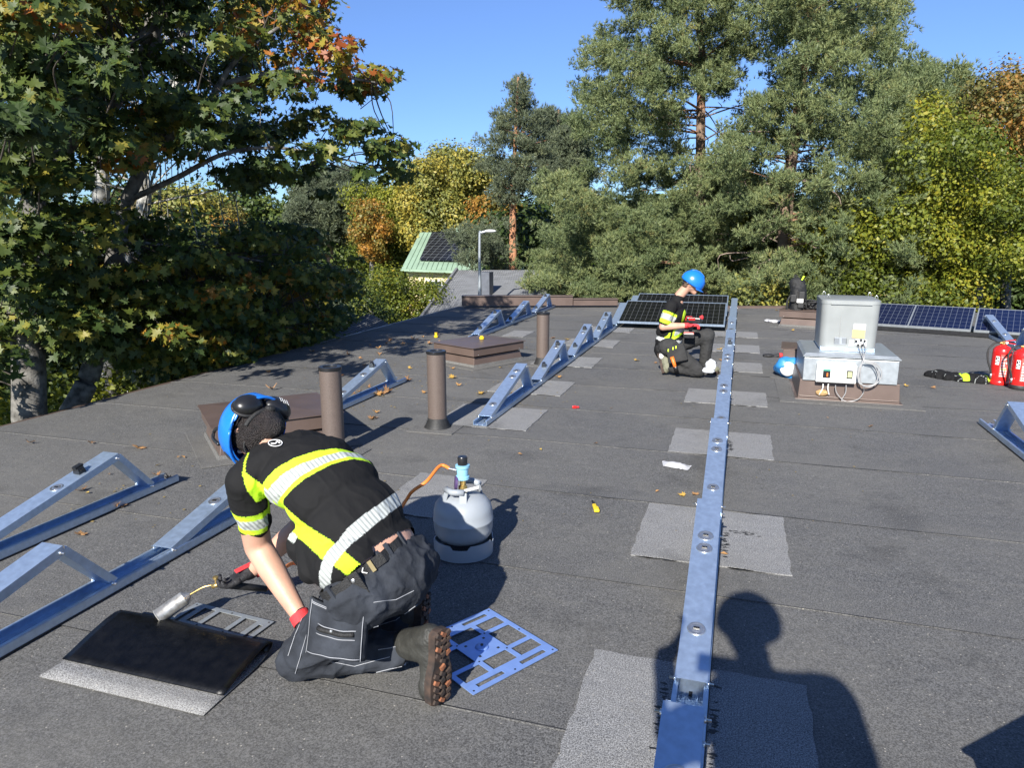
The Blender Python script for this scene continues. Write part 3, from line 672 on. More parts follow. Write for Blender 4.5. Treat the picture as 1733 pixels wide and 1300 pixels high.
def ring_pts(c, ax, ay, rx, ry, n=28, a0=0, a1=2 * math.pi): return [Vector(c) + ax * (rx * math.cos(a0 + (a1 - a0) * i / n)) + ay * (ry * math.sin(a0 + (a1 - a0) * i / n)) for i in range(n + 1)]
def glove(parent, wrist, dirn, palm_n, mt, curl=.9, name='glove', cuff=None, scale=1.0, thumb_side=1):
    d = Vector(dirn).normalized(); pn = Vector(palm_n); pn = (pn - d * pn.dot(d)).normalized(); sd = d.cross(pn).normalized(); w = Vector(wrist); pr = []
    s = scale
    pr.append(('c', w - d * .02, .030 * s, w + d * .02 * s, .032 * s))
    for k in (-1.5, -.5, .5, 1.5): pr.append(('c', w + d * .02 * s + sd * k * .012 * s, .019 * s, w + d * .085 * s + sd * k * .019 * s, .015 * s))
    hand = skin_mesh(name, pr, mt, parent, .006, 3, .001, 60)
    for i, (k, ln) in enumerate(((-1.5, .85), (-.5, .98), (.5, 1.0), (1.5, .8))):
        p = w + d * .085 * s + sd * k * .020 * s; P = [p - d * .02]; dd = d.copy(); rr = [.0125 * s]
        for j, sg in enumerate((.040, .028, .022)):
            P.append(P[-1] + dd * (sg * ln * s + (.02 if j == 0 else 0))); rr.append((.0115 - .0015 * j) * s)
            dd = (Matrix.Rotation(-curl * (.8 + .25 * j), 3, sd) @ dd)
            if dd.dot(pn) < -.2 and j == 0: pass
        m = MB(); m.tube(smooth_path(P, 4), [rr[min(3, int(i_ / 4))] for i_ in range(len(smooth_path(P, 4)))], 10); m.ell(P[-1], (UX, UY, UZ), (.0085 * s,) * 3, 10, 6); m.build('finger', mt, hand, smooth=True)
    p = w + d * .03 * s + sd * thumb_side * .03 * s; P = [p, p + (d * .5 + sd * thumb_side * .8).normalized() * .035 * s, p + (d * .5 + sd * thumb_side * .8).normalized() * .035 * s + (d + pn * curl * .6).normalized() * .035 * s]
    m = MB(); m.tube(smooth_path(P, 4), [.0145 * s, .0145 * s, .014 * s, .0135 * s, .013 * s, .0125 * s, .012 * s, .011 * s, .009 * s], 10); m.ell(P[-1], (UX, UY, UZ), (.0095 * s,) * 3, 10, 6); m.build('thumb', mt, hand, smooth=True)
    return hand

from mathutils.bvhtree import BVHTree
def bvh_of(*objs):
    vs = []; ps = []
    for o in objs:
        k = len(vs); w_ = wloc(o); vs += [Vector(v.co) + w_ for v in o.data.vertices]; ps += [[i + k for i in p.vertices] for p in o.data.polygons]
    return BVHTree.FromPolygons(vs, ps)
# ---- worker in the foreground
w1 = thing('person', 'kneeling worker bent over a gas torch, black and yellow shirt, blue helmet, black ear defenders', 'person', (-1.25, 2.15, 0))
hipL, hipR = Vector((-1.165, 1.985, .40)), Vector((-1.095, 2.195, .41)); hip = (hipL + hipR) / 2
kneeL, ankL = Vector((-1.43, 2.01, .085)), Vector((-1.09, 2.13, .12)); kneeR, ankR = Vector((-1.50, 2.36, .085)), Vector((-1.17, 2.30, .11))
neck = Vector((-1.655, 2.235, .80)); shL = Vector((-1.66, 2.075, .715)); shR = Vector((-1.59, 2.40, .75))
elL = on_z(437, 925, .42); wrL = on_z(506, 1040, .225); elR = Vector((-1.64, 2.37, .43)); wrR = on_z(428, 966, .19)
head = on_z(432, 730, .865)
lat = (hipR - hipL).normalized(); along = (neck - hip).normalized(); lat = (lat - along * lat.dot(along)).normalized(); nb = lat.cross(along); nb = nb if nb.z > 0 else -nb
AX = (lat, along, nb)
spine = [hip + Vector((.0, 0, .03)), Vector((-1.195, 2.115, .545)), Vector((-1.305, 2.155, .645)), Vector((-1.42, 2.19, .71)), Vector((-1.53, 2.22, .745)), Vector((-1.60, 2.225, .765))]
def tor(i, j, rl, rb, grow=0):
    d = (spine[j] - spine[i]).normalized(); l = lat; n_ = l.cross(d).normalized(); n_ = n_ if n_.z > 0 else -n_
    return ('e', (spine[i] + spine[j]) / 2, (l, d, n_), (rl + grow, (spine[j] - spine[i]).length * 1.15 + grow, rb + grow))
hu = Vector((-.84, .36, .12)).normalized()      # crown direction of the bowed head
hf = Vector((-.22, -.22, -.95)); hf = (hf - hu * hf.dot(hu)).normalized(); hs = hu.cross(hf).normalized()
body = [tor(0, 1, .172, .112), tor(1, 2, .160, .105), tor(2, 3, .16, .11), ('c', hip, .13, spine[2], .12), ('c', spine[5], .06, head - hu * .05, .055),
        ('e', head, (hs, hu, hf), (.076, .10, .094)), ('c', head + hf * .03 - hu * .05, .045, head + hf * .075 - hu * .065, .03),
        ('c', shL, .055, elL, .052), ('c', elL, .052, elL.lerp(wrL, .35), .050), ('c', elL.lerp(wrL, .35), .050, wrL, .031), ('c', wrL, .031, wrL + (wrL - elL).normalized() * .03, .03),
        ('c', shR, .053, elR, .046), ('c', elR, .046, elR.lerp(wrR, .35), .045), ('c', elR.lerp(wrR, .35), .045, wrR, .030)]
for k in (-1, 1): body += [('e', head + hs * (k * .077) - hu * .005 + hf * .0, (hs, hu, hf), (.012, .032, .020))]
body += [('c', head + hf * .085 - hu * .0, .012, head + hf * .105 - hu * .02, .014)]
skin_mesh('body', body, M['skin'], w1, .008, 4)
m = MB()
for k in (-1, 1): m.ell(head + hf * .086 + hs * (k * .032) + hu * .012, (hs, hu, hf), (.012, .008, .008), 10, 8)
m.build('eyes', M['white'], w1, smooth=True)
hairp = [('e', head - hf * .006 + hu * .006, (hs, hu, hf), (.090, .104, .100)), ('c', head - hf * .05 - hu * .05, .058, head - hf * .045 - hu * .09, .045), ('e', head - hf * .02 - hu * .055, (hs, hu, hf), (.078, .05, .075))]
skin_mesh('hair', hairp, M['hair'], w1, .006, 2, .0025, 45, cut=lambda p: (p - head).dot(hf) > .078)
# shirt
pa_ = Vector((-.55, -.05, .83)).normalized()
UP = Vector((0, 0, 1))
shirt = [tor(0, 1, .185, .118), tor(1, 2, .187, .135), tor(2, 3, .190, .14), tor(3, 4, .195, .135), tor(4, 5, .185, .12), ('c', spine[5] - lat * .07, .085, shL, .073), ('c', spine[5] + lat * .07, .085, shR, .073),
         ('c', shL, .073, shL.lerp(elL, .62), .066), ('c', shR, .073, shR.lerp(elR, .6), .062), ('c', spine[5], .08, neck - Vector((0, 0, .01)), .060),
         ('c', hipL + Vector((-.09, -.02, .10)), .075, spine[2] - nb * .07 - lat * .08, .08), ('c', hipL + Vector((-.17, -.02, .07)), .045, spine[2] - nb * .09 - lat * .10, .07), ('e', hip + pa_ * .115 - lat * .075, (lat, pa_, lat.cross(pa_)), (.135, .10, .13)), ('c', on_z(545, 975, .42), .04, on_z(520, 925, .50), .075), ('c', hipR + Vector((-.12, 0, .10)), .07, spine[2] - nb * .07 + lat * .08, .08)]
O_sh = hip; upa = (shL.lerp(elL, .5) - shL).normalized()
# patterns laid out on the flattened back: u across (m, + to his right), s along from hem to collar (m)
BACKC = spine[2] + nb * .12
def back_uv(px, py):
    d = ray(px, py); o = Vector((0, 0, H)); t = (BACKC - o).dot(nb) / d.dot(nb); q = o + d * t - BACKC
    return q.dot(lat), q.dot(along)
def inpoly(p, P):
    x, y = p; c = False; n = len(P); j = n - 1
    for i in range(n):
        if (P[i][1] > y) != (P[j][1] > y) and x < (P[j][0] - P[i][0]) * (y - P[i][1]) / (P[j][1] - P[i][1]) + P[i][0]: c = not c
        j = i
    return c
def wrapu(p):
    q = p - BACKC; h = q.dot(nb); return q.dot(lat) , q.dot(along), h
PT = {}
# layout (u, s): measured on the garment
yel_poly = [[(449, 760), (402, 760), (396, 745)]]
def shirt_tint(p, n_):
    # sleeve
    a = p - shL; tl = a.dot((elL - shL).normalized()); r = (a - (elL - shL).normalized() * tl).length
    if r < .115 and (p - BACKC).dot(lat) < -.13 and tl > .055:
        L0 = (elL - shL).length * .62 + .06
        if tl > L0 - .045: return K_
        if tl > L0 - .07: return Y_C
        if tl > L0 - .118: return S_C
        if tl > L0 - .145: return Y_C
        return K_
    a = p - shR; tl = a.dot((elR - shR).normalized()); r = (a - (elR - shR).normalized() * tl).length
    if r < .115 and (p - BACKC).dot(lat) > .13 and tl > .05: return Y_C if tl < .19 else K_
    u, s, h = wrapu(p); ue = u
    if h < -.02: ue = u + (h + .02) * 1.0 * (1 if u < 0 else -1)      # unroll the flanks
    # s: hem about -.27, collar about +.26
    # yellow side panel, from under the arm down to the hem
    I = np.interp
    if .296 < s < .37 and abs(ue - I(s, (.297, .363), (-.361, -.296))) < .006: return Y_C
    fi = I(s, (-.27, -.216, -.12, -.009, .125, .216, .31), (-.20, -.210, -.238, -.288, -.318, -.332, -.361))
    fo = I(s, (-.27, -.22, -.164, -.058, .02, .1, .197, .232, .31), (-.275, -.284, -.314, -.345, -.375, -.42, -.440, -.416, -.361))
    lt, lb = I(ue, (-.5, -.4, -.306, -.179, -.066, .002, .111, .3), (-.21, -.193, -.156, -.134, -.123, -.119, -.095, -.07)), I(ue, (-.5, -.4, -.293, -.171, -.103, 0, .111, .3), (-.26, -.24, -.202, -.182, -.174, -.165, -.142, -.12))
    if lb < s < lt and ue > -.6: return S_C
    xs_ = (-.34, -.23, -.122, -.016, .055, .2)
    o_, st, sb2, yb = I(ue, xs_, (.217, .216, .205, .187, .172, .14)), I(ue, xs_, (.184, .183, .174, .156, .138, .10)), I(ue, xs_, (.140, .132, .126, .114, .100, .06)), I(ue, xs_, (.122, .112, .106, .098, .084, .04))
    if -.345 < ue < .17:
        if sb2 < s < st: return S_C
        if ue > fi and yb < s < o_: return Y_C
    if -.0 < s < .20 and abs(ue - I(s, (0, .08, .13, .18), (-.385, -.415, -.40, -.345))) < .02: return S_C
    if fo < ue < fi and s < .31: return Y_C
    return K_
sh_o = skin_mesh('shirt', shirt, M['cloth'], w1, .0045, 12, .0062, 9, tint=shirt_tint, dirn=along, cut=lambda p: ((p - BACKC).dot(along) < (-.224 if (p - BACKC).dot(lat) > -.10 else -.25) and (p - BACKC).dot(nb) > -.17) or (p - (shL.lerp(elL, .62) + upa * .052)).dot(upa) > 0 and (p - elL).length < .16 and (p - BACKC).dot(lat) < -.10 and (p - shL).dot(upa) > .12)
# collar emblem: a white ring with a stroke through it
def emblem(parent, c, ax, ay, r, mt):
    m = MB(); m.tube(ring_pts(c, ax, ay, r, r * .8), .0018, 6); m.tube(smooth_path([c - ax * r * .6 - ay * r * .2, c - ay * r * .1 + ax * r * .1, c + ax * r * .1 + ay * r * .4, c + ax * r * .7 + ay * r * .1]), .0022, 6); return m.build('shirt_emblem', mt, parent, smooth=True)
SB = bvh_of(sh_o)
q = SB.ray_cast(Vector((0, 0, H)), ray(466, 751).normalized())
if q[0] is not None:
    n_ = q[1]; ax_ = (ray(480, 751) - ray(466, 751)); ax_ = (ax_ - n_ * ax_.dot(n_)).normalized(); emblem(w1, q[0] + n_ * .003, ax_, n_.cross(ax_), .024, M['white'])
# trousers
pa = Vector((-.55, -.05, .83)).normalized()
tr = [('c', hipL, .125, hipR, .125), ('e', hip + Vector((.02, .01, .015)), AX, (.178, .14, .128)), ('e', hip + pa * .06, (lat, pa, lat.cross(pa)), (.172, .12, .128)), ('c', hipL, .110, kneeL.lerp(hipL, .12), .084), ('c', kneeL, .080, ankL.lerp(kneeL, .5), .075), ('c', ankL.lerp(kneeL, .5), .075, ankL - (ankL - kneeL).normalized() * .02, .066),
      ('c', hipR, .115, kneeR.lerp(hipR, .12), .086), ('c', kneeR, .08, ankR, .064), ('e', kneeL + Vector((-.02, 0, .0)), (UX, UY, UZ), (.07, .08, .08))]
tro = skin_mesh('trousers', tr, M['pants'], w1, .006, 6, .014, 8.5, dirn=Vector((.75, -.1, .65)).normalized(), cut=lambda p: (p - hip).dot(pa) > .115)
# stitched seams
m = MB()
def on_thigh(t, ang, off=.0):
    d = (kneeL - hipL).normalized(); x, y_, _ = basis(d); c = hipL.lerp(kneeL, t); r_ = .110 + (.084 - .110) * t + off; return c + (x * math.cos(ang) + y_ * math.sin(ang)) * r_
def sew(m, P, r=.0014, off=.0015):
    out = []
    for p in P:
        h = TB.find_nearest(p)
        if h[0] is not None: out.append(h[0] + (p - h[0]).normalized() * off if (p - h[0]).length > 1e-4 and (p - h[0]).dot(h[1]) > 0 else h[0] + h[1] * off)
    if len(out) > 1: m.tube(out, r, 5)
def px_sew(m, L, n=14):
    P = []
    for x, y in [(L[i][0] + (L[i + 1][0] - L[i][0]) * k / n, L[i][1] + (L[i + 1][1] - L[i][1]) * k / n) for i in range(len(L) - 1) for k in range(n)] + [L[-1]]:
        h = TB.ray_cast(Vector((0, 0, H)), ray(x, y).normalized())
        if h[0] is not None: P.append(h[0] + h[1] * .0015)
    for i in range(len(P) - 1):
        if (P[i] - P[i + 1]).length < .06: m.tube([P[i], P[i + 1]], .0014, 5, False)
TB = bvh_of(tro)
for L_s in ([(520, 1150), (560, 1154), (620, 1142), (680, 1128)], [(500, 1140), (515, 1090), (523, 1060)], [(488, 1110), (500, 1075), (515, 1040)], [(632, 1020), (670, 1015), (700, 1000)], [(632, 1062), (670, 1050), (705, 1024)], [(560, 1120), (600, 1128), (660, 1112)], [(640, 1100), (672, 1095)]): px_sew(m, L_s)
m.build('stitching', M['thread'], tro, smooth=True, kind='stuff')
# belt
bc = hip + pa * .085; bx = (lat - pa * lat.dot(pa)).normalized(); by = bx.cross(pa); by = by if by.x > 0 else -by; along_ = along; along = pa
TB = bvh_of(tro)
def belt_r(a):
    d = (bx * math.cos(a) + by * math.sin(a)).normalized(); h = TB.ray_cast(bc + d * .6, -d)
    return (bc + d * ((h[0] - bc).length + .003), d) if h[0] else (bc + d * .15, d)
P = [belt_r(2 * math.pi * i / 40)[0] for i in range(41)]
m = MB(); vs = []; fs = []
for q in P[:-1]:
    o_ = (q - bc).normalized() * .004
    for e in (-.019, .019): vs += [q + along * e, q + along * e + o_]
n = 40
for i in range(n):
    a = i * 4; b = ((i + 1) % n) * 4; fs += [(a, b, b + 1, a + 1), (a + 2, a + 3, b + 3, b + 2), (a + 1, b + 1, b + 3, a + 3), (a, a + 2, b + 2, b)]
m.add(vs, fs); belt = m.build('belt', M['belt'], w1)
def belt_pt(a, off=.006): q, n_ = belt_r(a); return q + n_ * off, n_
for a in (math.radians(60), math.radians(95), math.radians(172), math.radians(20)):
    q, n_ = belt_pt(a); tx = along.cross(n_); m = MB(); m.obox(q, tx, along, n_, .014, .065, .008); m.build('belt_loop', M['pants'], belt)
q, n_ = belt_pt(math.radians(150), .010); m = MB(); m.obox(q - along * .02, along.cross(n_), along, n_, .05, .085, .006); m.build('leather_tab', M['belt'], belt); m = MB(); m.lathe([(.007, 0), (.007, .003), (.003, .005)], q + n_ * .003, 12, ax=n_); m.build('snap_button', M['steel'], belt)
q, n_ = belt_pt(math.radians(128), .009); m = MB(); m.obox(q, along.cross(n_), along, n_, .014, .04, .006); m.build('buckle', M['gold'], belt)
q, n_ = belt_pt(math.radians(140), .008); tx = along.cross(n_); tx = tx if tx.dot(ray(650, 950).cross(UZ)) > 0 else -tx
text_mesh('K', .034, M['white'], 'letter', belt, q, tx, n_.cross(tx))
along = along_
# boots
def boot(parent, toe, heel, ank, sole_n, mt, tread=True):
    toe, heel, ank, sn = Vector(toe), Vector(heel), Vector(ank), Vector(sole_n).normalized(); d = (toe - heel).normalized(); sn = (sn - d * sn.dot(d)).normalized(); w = d.cross(sn).normalized(); L0 = (toe - heel).length
    up = -sn
    b = skin_mesh('boot', [('e', heel + d * .05 + up * .045, (w, d, up), (.042, .05, .05)), ('c', heel + d * .06 + up * .045, .042, toe - d * .05 + up * .032, .040), ('e', toe - d * .055 + up * .036, (w, d, up), (.052, .062, .038)), ('c', heel + d * .055 + up * .05, .046, ank, .056), ('c', heel + d * .10 + up * .05, .045, ank, .052)], mt, parent, .007, 4, .002, 40)
    # sole outline
    n = 26; P = []
    for i in range(n):
        a = 2 * math.pi * i / n; t = (1 - math.cos(a)) / 2; wd = (.037 + .016 * max(0, math.sin((t - .25) * math.pi * 1.1))) - .010 * math.exp(-((t - .42) / .13) ** 2)
        P.append(heel + d * (L0 * t) + w * (wd * (1 if a < math.pi else -1) * min(1, abs(math.sin(a)) * 2.6)))
    m = MB(); vs = [p - sn * .018 for p in P] + [p + sn * .012 for p in P]
    m.add(vs, [tuple(range(n)), tuple(range(2 * n - 1, n - 1, -1))] + [(i, (i + 1) % n, (i + 1) % n + n, i + n) for i in range(n)]); so = m.build('sole', M['sole'], b)
    if tread:
        m = MB(); m2 = MB()
        for i in range(11):
            t = .06 + i * .087
            for k in (-1, 0, 1):
                if .36 < t < .5 and k: continue
                c = heel + d * (L0 * t) + w * (k * .026 * (1.1 if t > .5 else .85)) + sn * .0155
                an = .5 * (k if k else (-1) ** i); dx = (d * math.cos(an) + w * math.sin(an)); (m if (i * 2 + k) % 5 else m2).obox(c, dx.cross(sn), dx, sn, .021, .014, .010)
        m.build('tread', M['sole'], so, kind='stuff'); m2.build('tread', M['sole_orange'], so, kind='stuff')
    return b
toeL, heelL = on_z(742, 1190, .012), on_z(745, 1064, .285)
boot(w1, toeL, heelL, ankL + Vector((.02, .0, .02)), Vector((1, -.38, .12)), M['boot'])
boot(w1, Vector((-1.08, 2.28, .012)), Vector((-1.09, 2.33, .24)), ankR, Vector((1, 0, .1)), M['boot'])
m = MB(); m.tube([ankL - (ankL - kneeL).normalized() * .03, ankL + (ankL - kneeL).normalized() * .012], .059, 20); m.build('sock', M['sock'], w1, smooth=True)
# hanging tool pocket on the left thigh
pc = on_z(574, 1062, .30); e1 = (on_z(524, 1040, .30) - on_z(622, 1050, .30)).normalized()
def curved_pocket():
    tl, trr, br, bl = on_z(532, 1008, .40), on_z(628, 1015, .41), on_z(622, 1115, .20), on_z(522, 1098, .19)
    outn = Vector((.25, -.9, .35)).normalized(); vs = []; fs = []; nu, nv = 14, 12
    for lay in (0, 1):
        for j in range(nv + 1):
            for i in range(nu + 1):
                u, v = i / nu, j / nv; p = (tl.lerp(trr, u)).lerp(bl.lerp(br, u), v); bul = math.sin(math.pi * u) ** .6 * (.35 + .65 * v) * .045
                sag = -.03 * math.sin(math.pi * u) * (1 - v)
                p = p + outn * .045 + outn * ((bul + .004 * math.sin(u * 19 + v * 5) + .004 * mnoise.noise(Vector((u * 5, v * 5, 2)))) if lay else -.03) + UZ * sag; vs.append(p)
    K = (nu + 1) * (nv + 1)
    for j in range(nv):
        for i in range(nu):
            a = j * (nu + 1) + i; fs.append((a + K, a + 1 + K, a + nu + 2 + K, a + nu + 1 + K)); fs.append((a, a + nu + 1, a + nu + 2, a + 1))
    ed = [i for i in range(nu + 1)] + [j * (nu + 1) + nu for j in range(1, nv + 1)] + [nv * (nu + 1) + i for i in range(nu - 1, -1, -1)] + [j * (nu + 1) for j in range(nv - 1, 0, -1)]
    for a, b in zip(ed, ed[1:] + ed[:1]): fs.append((a, b, b + K, a + K))
    m = MB(); m.add(vs, fs); po = m.build('tool_pocket', M['pants'], w1, smooth=True)
    def S(u, v, off=.002):
        p = (tl.lerp(trr, u)).lerp(bl.lerp(br, u), v); return p + outn * .045 + outn * (math.sin(math.pi * u) ** .6 * (.35 + .65 * v) * .045 + .004 * math.sin(u * 19 + v * 5) + .004 * mnoise.noise(Vector((u * 5, v * 5, 2))) + off) + UZ * (-.03 * math.sin(math.pi * u) * (1 - v))
    m = MB()
    for off_ in (.03, .055): m.tube([S(u / 20, off_) for u in range(1, 20)], .0013, 5)
    for uu in (.05, .95): m.tube([S(uu, v / 20) for v in range(0, 21)], .0013, 5)
    m.tube([S(u / 20, .96) for u in range(1, 20)], .0013, 5)
    m.tube([S(.2 + .65 * u / 10, .38 + .08 * u / 10) for u in range(11)], .0015, 5); m.tube([S(.2 + .65 * u / 10, .56 + .06 * u / 10) for u in range(11)], .0015, 5)
    m.build('stitching', M['thread'], po, smooth=True, kind='stuff')
    m = MB(); m.tube([S(.22 + .6 * u / 10, .45 + .07 * u / 10, .003) for u in range(11)], .0085, 6); m.build('pocket_opening', M['belt'], po, smooth=True)
    m = MB(); q = S(.45, .45, .01); m.ell(q, (UX, UY, UZ), (.007, .006, .006), 8, 6); m.build('zip_pull', M['steel'], po)
    m = MB(); q = S(.55, .03, .0); e = (trr - tl).normalized(); m.obox(q - outn * .006 + UZ * .030, e, (UZ - outn * .2).normalized(), outn, .10, .045, .006, .8); m.build('pocket_lining', M['clear'], po)
curved_pocket()
# helmet of the foreground worker
def dome(m, c, ax, rad, v0, nu=40, nv=14, th=.004, lim=None):
    """open cap with thickness; v0 = latitude where it starts"""
    vs = []; fs = []
    for lay in (0, 1):
        for j in range(nv + 1):
            for k in range(nu):
                a = 2 * math.pi * k / nu; s0 = v0(a) if callable(v0) else v0; t = s0 + (math.pi / 2 - s0) * j / nv; g = 1 - lay * th / rad[0]
                rid = 1 + .02 * math.exp(-(math.cos(t) * math.cos(a) / .12) ** 2) * (t > .2)
                vs.append(Vector(c) + (ax[0] * (rad[0] * math.cos(t) * math.cos(a)) + ax[1] * (rad[1] * math.cos(t) * math.sin(a)) + ax[2] * (rad[2] * math.sin(t))) * g * rid)
    K = (nv + 1) * nu
    for j in range(nv):
        for k in range(nu):
            a = j * nu + k; b = j * nu + (k + 1) % nu; fs.append((a, b, b + nu, a + nu)); fs.append((a + K, a + nu + K, b + nu + K, b + K))
    for k in range(nu): a, b = k, (k + 1) % nu; fs.append((a, a + K, b + K, b))
    m.add(vs, fs)
hc1 = head + hu * .030 - hf * .0
m = MB(); dome(m, hc1, (hs, hf, hu), (.112, .138, .125), lambda a: -.32 - .18 * math.cos(2 * a) * 0 - .12 * math.sin(a)); hel = m.build('helmet', M['blue_helmet'], w1, smooth=True)
m = MB(); m.tube(ring_pts(hc1 - hu * .045, hs, hf, .113, .138, 40), .006, 8); m.build('helmet_rim', M['blue_helmet'], hel, smooth=True)
for sd_, sc_ in ((-1, 1.18), (1, 1.05)):
    q = hc1 - hf * .098 + hs * (sd_ * .062) - hu * .035; e3 = (-hf - hu * .5 + hs * sd_ * .3).normalized(); x_, y_, _z = basis(e3, hu)
    m = MB(); m.ell(q, (x_, y_, e3), (.052 * sc_, .042 * sc_, .033 * sc_), 28, 16); cup = m.build('ear_defender', M['black'], hel, smooth=True)
    m = MB(); m.tube(ring_pts(q - e3 * .012, x_, y_, .053 * sc_, .043 * sc_, 30), .006, 8); m.build('cushion', M['rubber'], cup, smooth=True)
    if sd_ < 0:
        m = MB()
        for k in range(4): m.obox(q + e3 * .0345 * sc_ + x_ * (-.018 + .012 * k) , x_, y_, e3, .003, .030 - .006 * (k % 2), .001)
        m.build('cup_marks', M['white'], cup)
q0 = hc1 - hf * .13 - hs * .058
m = MB(); m.tube(smooth_path([q0, on_z(400, 703, .88), on_z(376, 722, .87), on_z(364, 728, .83), on_z(361, 742, .80), on_z(370, 752, .80)], 6), .007, 8); m.build('ear_defender_arm', M['black'], hel, smooth=True)
m = MB(); m.tube(smooth_path([on_z(415, 742, .86), on_z(413, 757, .83), on_z(418, 770, .80)], 6), .0035, 6); m.tube(smooth_path([on_z(380, 765, .80), on_z(388, 775, .78), on_z(402, 782, .77)], 6), .0035, 6); m.build('chin_strap', M['belt'], hel, smooth=True)
m = MB(); m.tube(smooth_path([head + (-hf * .098 * math.cos(a) + hs * .085 * math.sin(a)) - hu * .052 for a in [x * .25 for x in range(-5, 6)]], 4), .009, 8); m.ell(head - hf * .105 - hu * .055, (hs, hu, hf), (.022, .018, .014), 14, 8); m.build('cradle', M['belt'], hel, smooth=True)
# hands
dR = (on_z(385, 988, .165) - wrR).normalized()
glove(w1, wrR, dR, Vector((0, -.2, -1)), M['glove'], 1.15, thumb_side=-1)
m = MB(); m.tube([wrR - dR * .055, wrR - dR * .005], [.038, .037], 18, caps=False); m.build('glove_cuff', M['red_cloth'], w1, smooth=True)
m = MB(); x_ = dR.cross(UZ).normalized(); m.obox(wrR + dR * .04 + UZ * .034, dR, x_, UZ, .07, .03, .006); m.build('glove_back', M['red_cloth'], w1, bev=.002)
dL = (wrL - elL).normalized(); dL2 = (dL + Vector((.15, -.1, -.7))).normalized()
glove(w1, wrL + dL * .025, dL2, Vector((.5, .8, 0)), M['glove'], .5)
m = MB(); m.tube([wrL - dL * .002, wrL + dL * .035], [.037, .038], 18, caps=False); m.build('glove_cuff', M['red_cloth'], w1, smooth=True)

# ------------------------------------------------------------ torch, hose, regulator line
tv = on_z(371, 989, .17); tb = on_z(318, 1009, .13); tt = on_z(280, 1036, .085); hd = wrR + dR * .075 - UZ * .03
to = thing('gas_torch', 'brass gas torch with a scorched steel burner held over the felt flap', 'gas torch', tuple(tb))
m = MB(); m.tube([hd + (hd - tv).normalized() * .13, hd, tv], [.013, .016, .015], 14); m.build('torch_handle', M['rubber'], to, smooth=True)
m = MB(); dt = (tb - tv).normalized(); m.tube(smooth_path([tv, tv + dt * .02 + UZ * .004, tv.lerp(tb, .5) + UZ * .012, tb]), .0042, 8); m.tube([tv - dt * .005, tv + dt * .03], .010, 10); m.build('torch_tube', M['brass'], to, smooth=True)
m = MB(); m.tube([tv + dt * .012, tv + dt * .012 + UZ * .03], .005, 8); m.lathe([(.012, 0), (.012, .008), (.004, .010)], tv + dt * .012 + UZ * .03, 8); m.build('torch_valve', M['brass'], to)
db = (tt - tb).normalized(); m = MB(); m.lathe([(.006, -.012), (.018, 0), (.031, .014), (.032, .125), (.035, .130), (.033, .133), (.030, .130), (.030, .02)], tb, 28, ax=db); m.build('burner', M['burner'], to, auto=True)
m = MB(); m.lathe([(.0305, .03), (.0, .028)], tb, 20, ax=db); m.build('burner_inside', M['black'], to)
hs0 = hd + (hd - tv).normalized() * .13
rgc = G0 + Vector((-.072, .002, .436))
ho = thing('gas_hose', 'orange rubber hose arching from the regulator towards the torch', 'hose', tuple(rgc))
m = MB(); m.tube(smooth_path([rgc, rgc + Vector((-.05, .0, .008)), on_z(722, 815, .41), on_z(698, 832, .36), on_z(684, 852, .28), Vector((-1.62, 2.84, .06)), Vector((-1.72, 2.68, .014)), on_z(505, 955, .03), on_z(480, 963, .08), hs0]), .0085, 10); m.build('hose', M['orange'], ho, smooth=True)

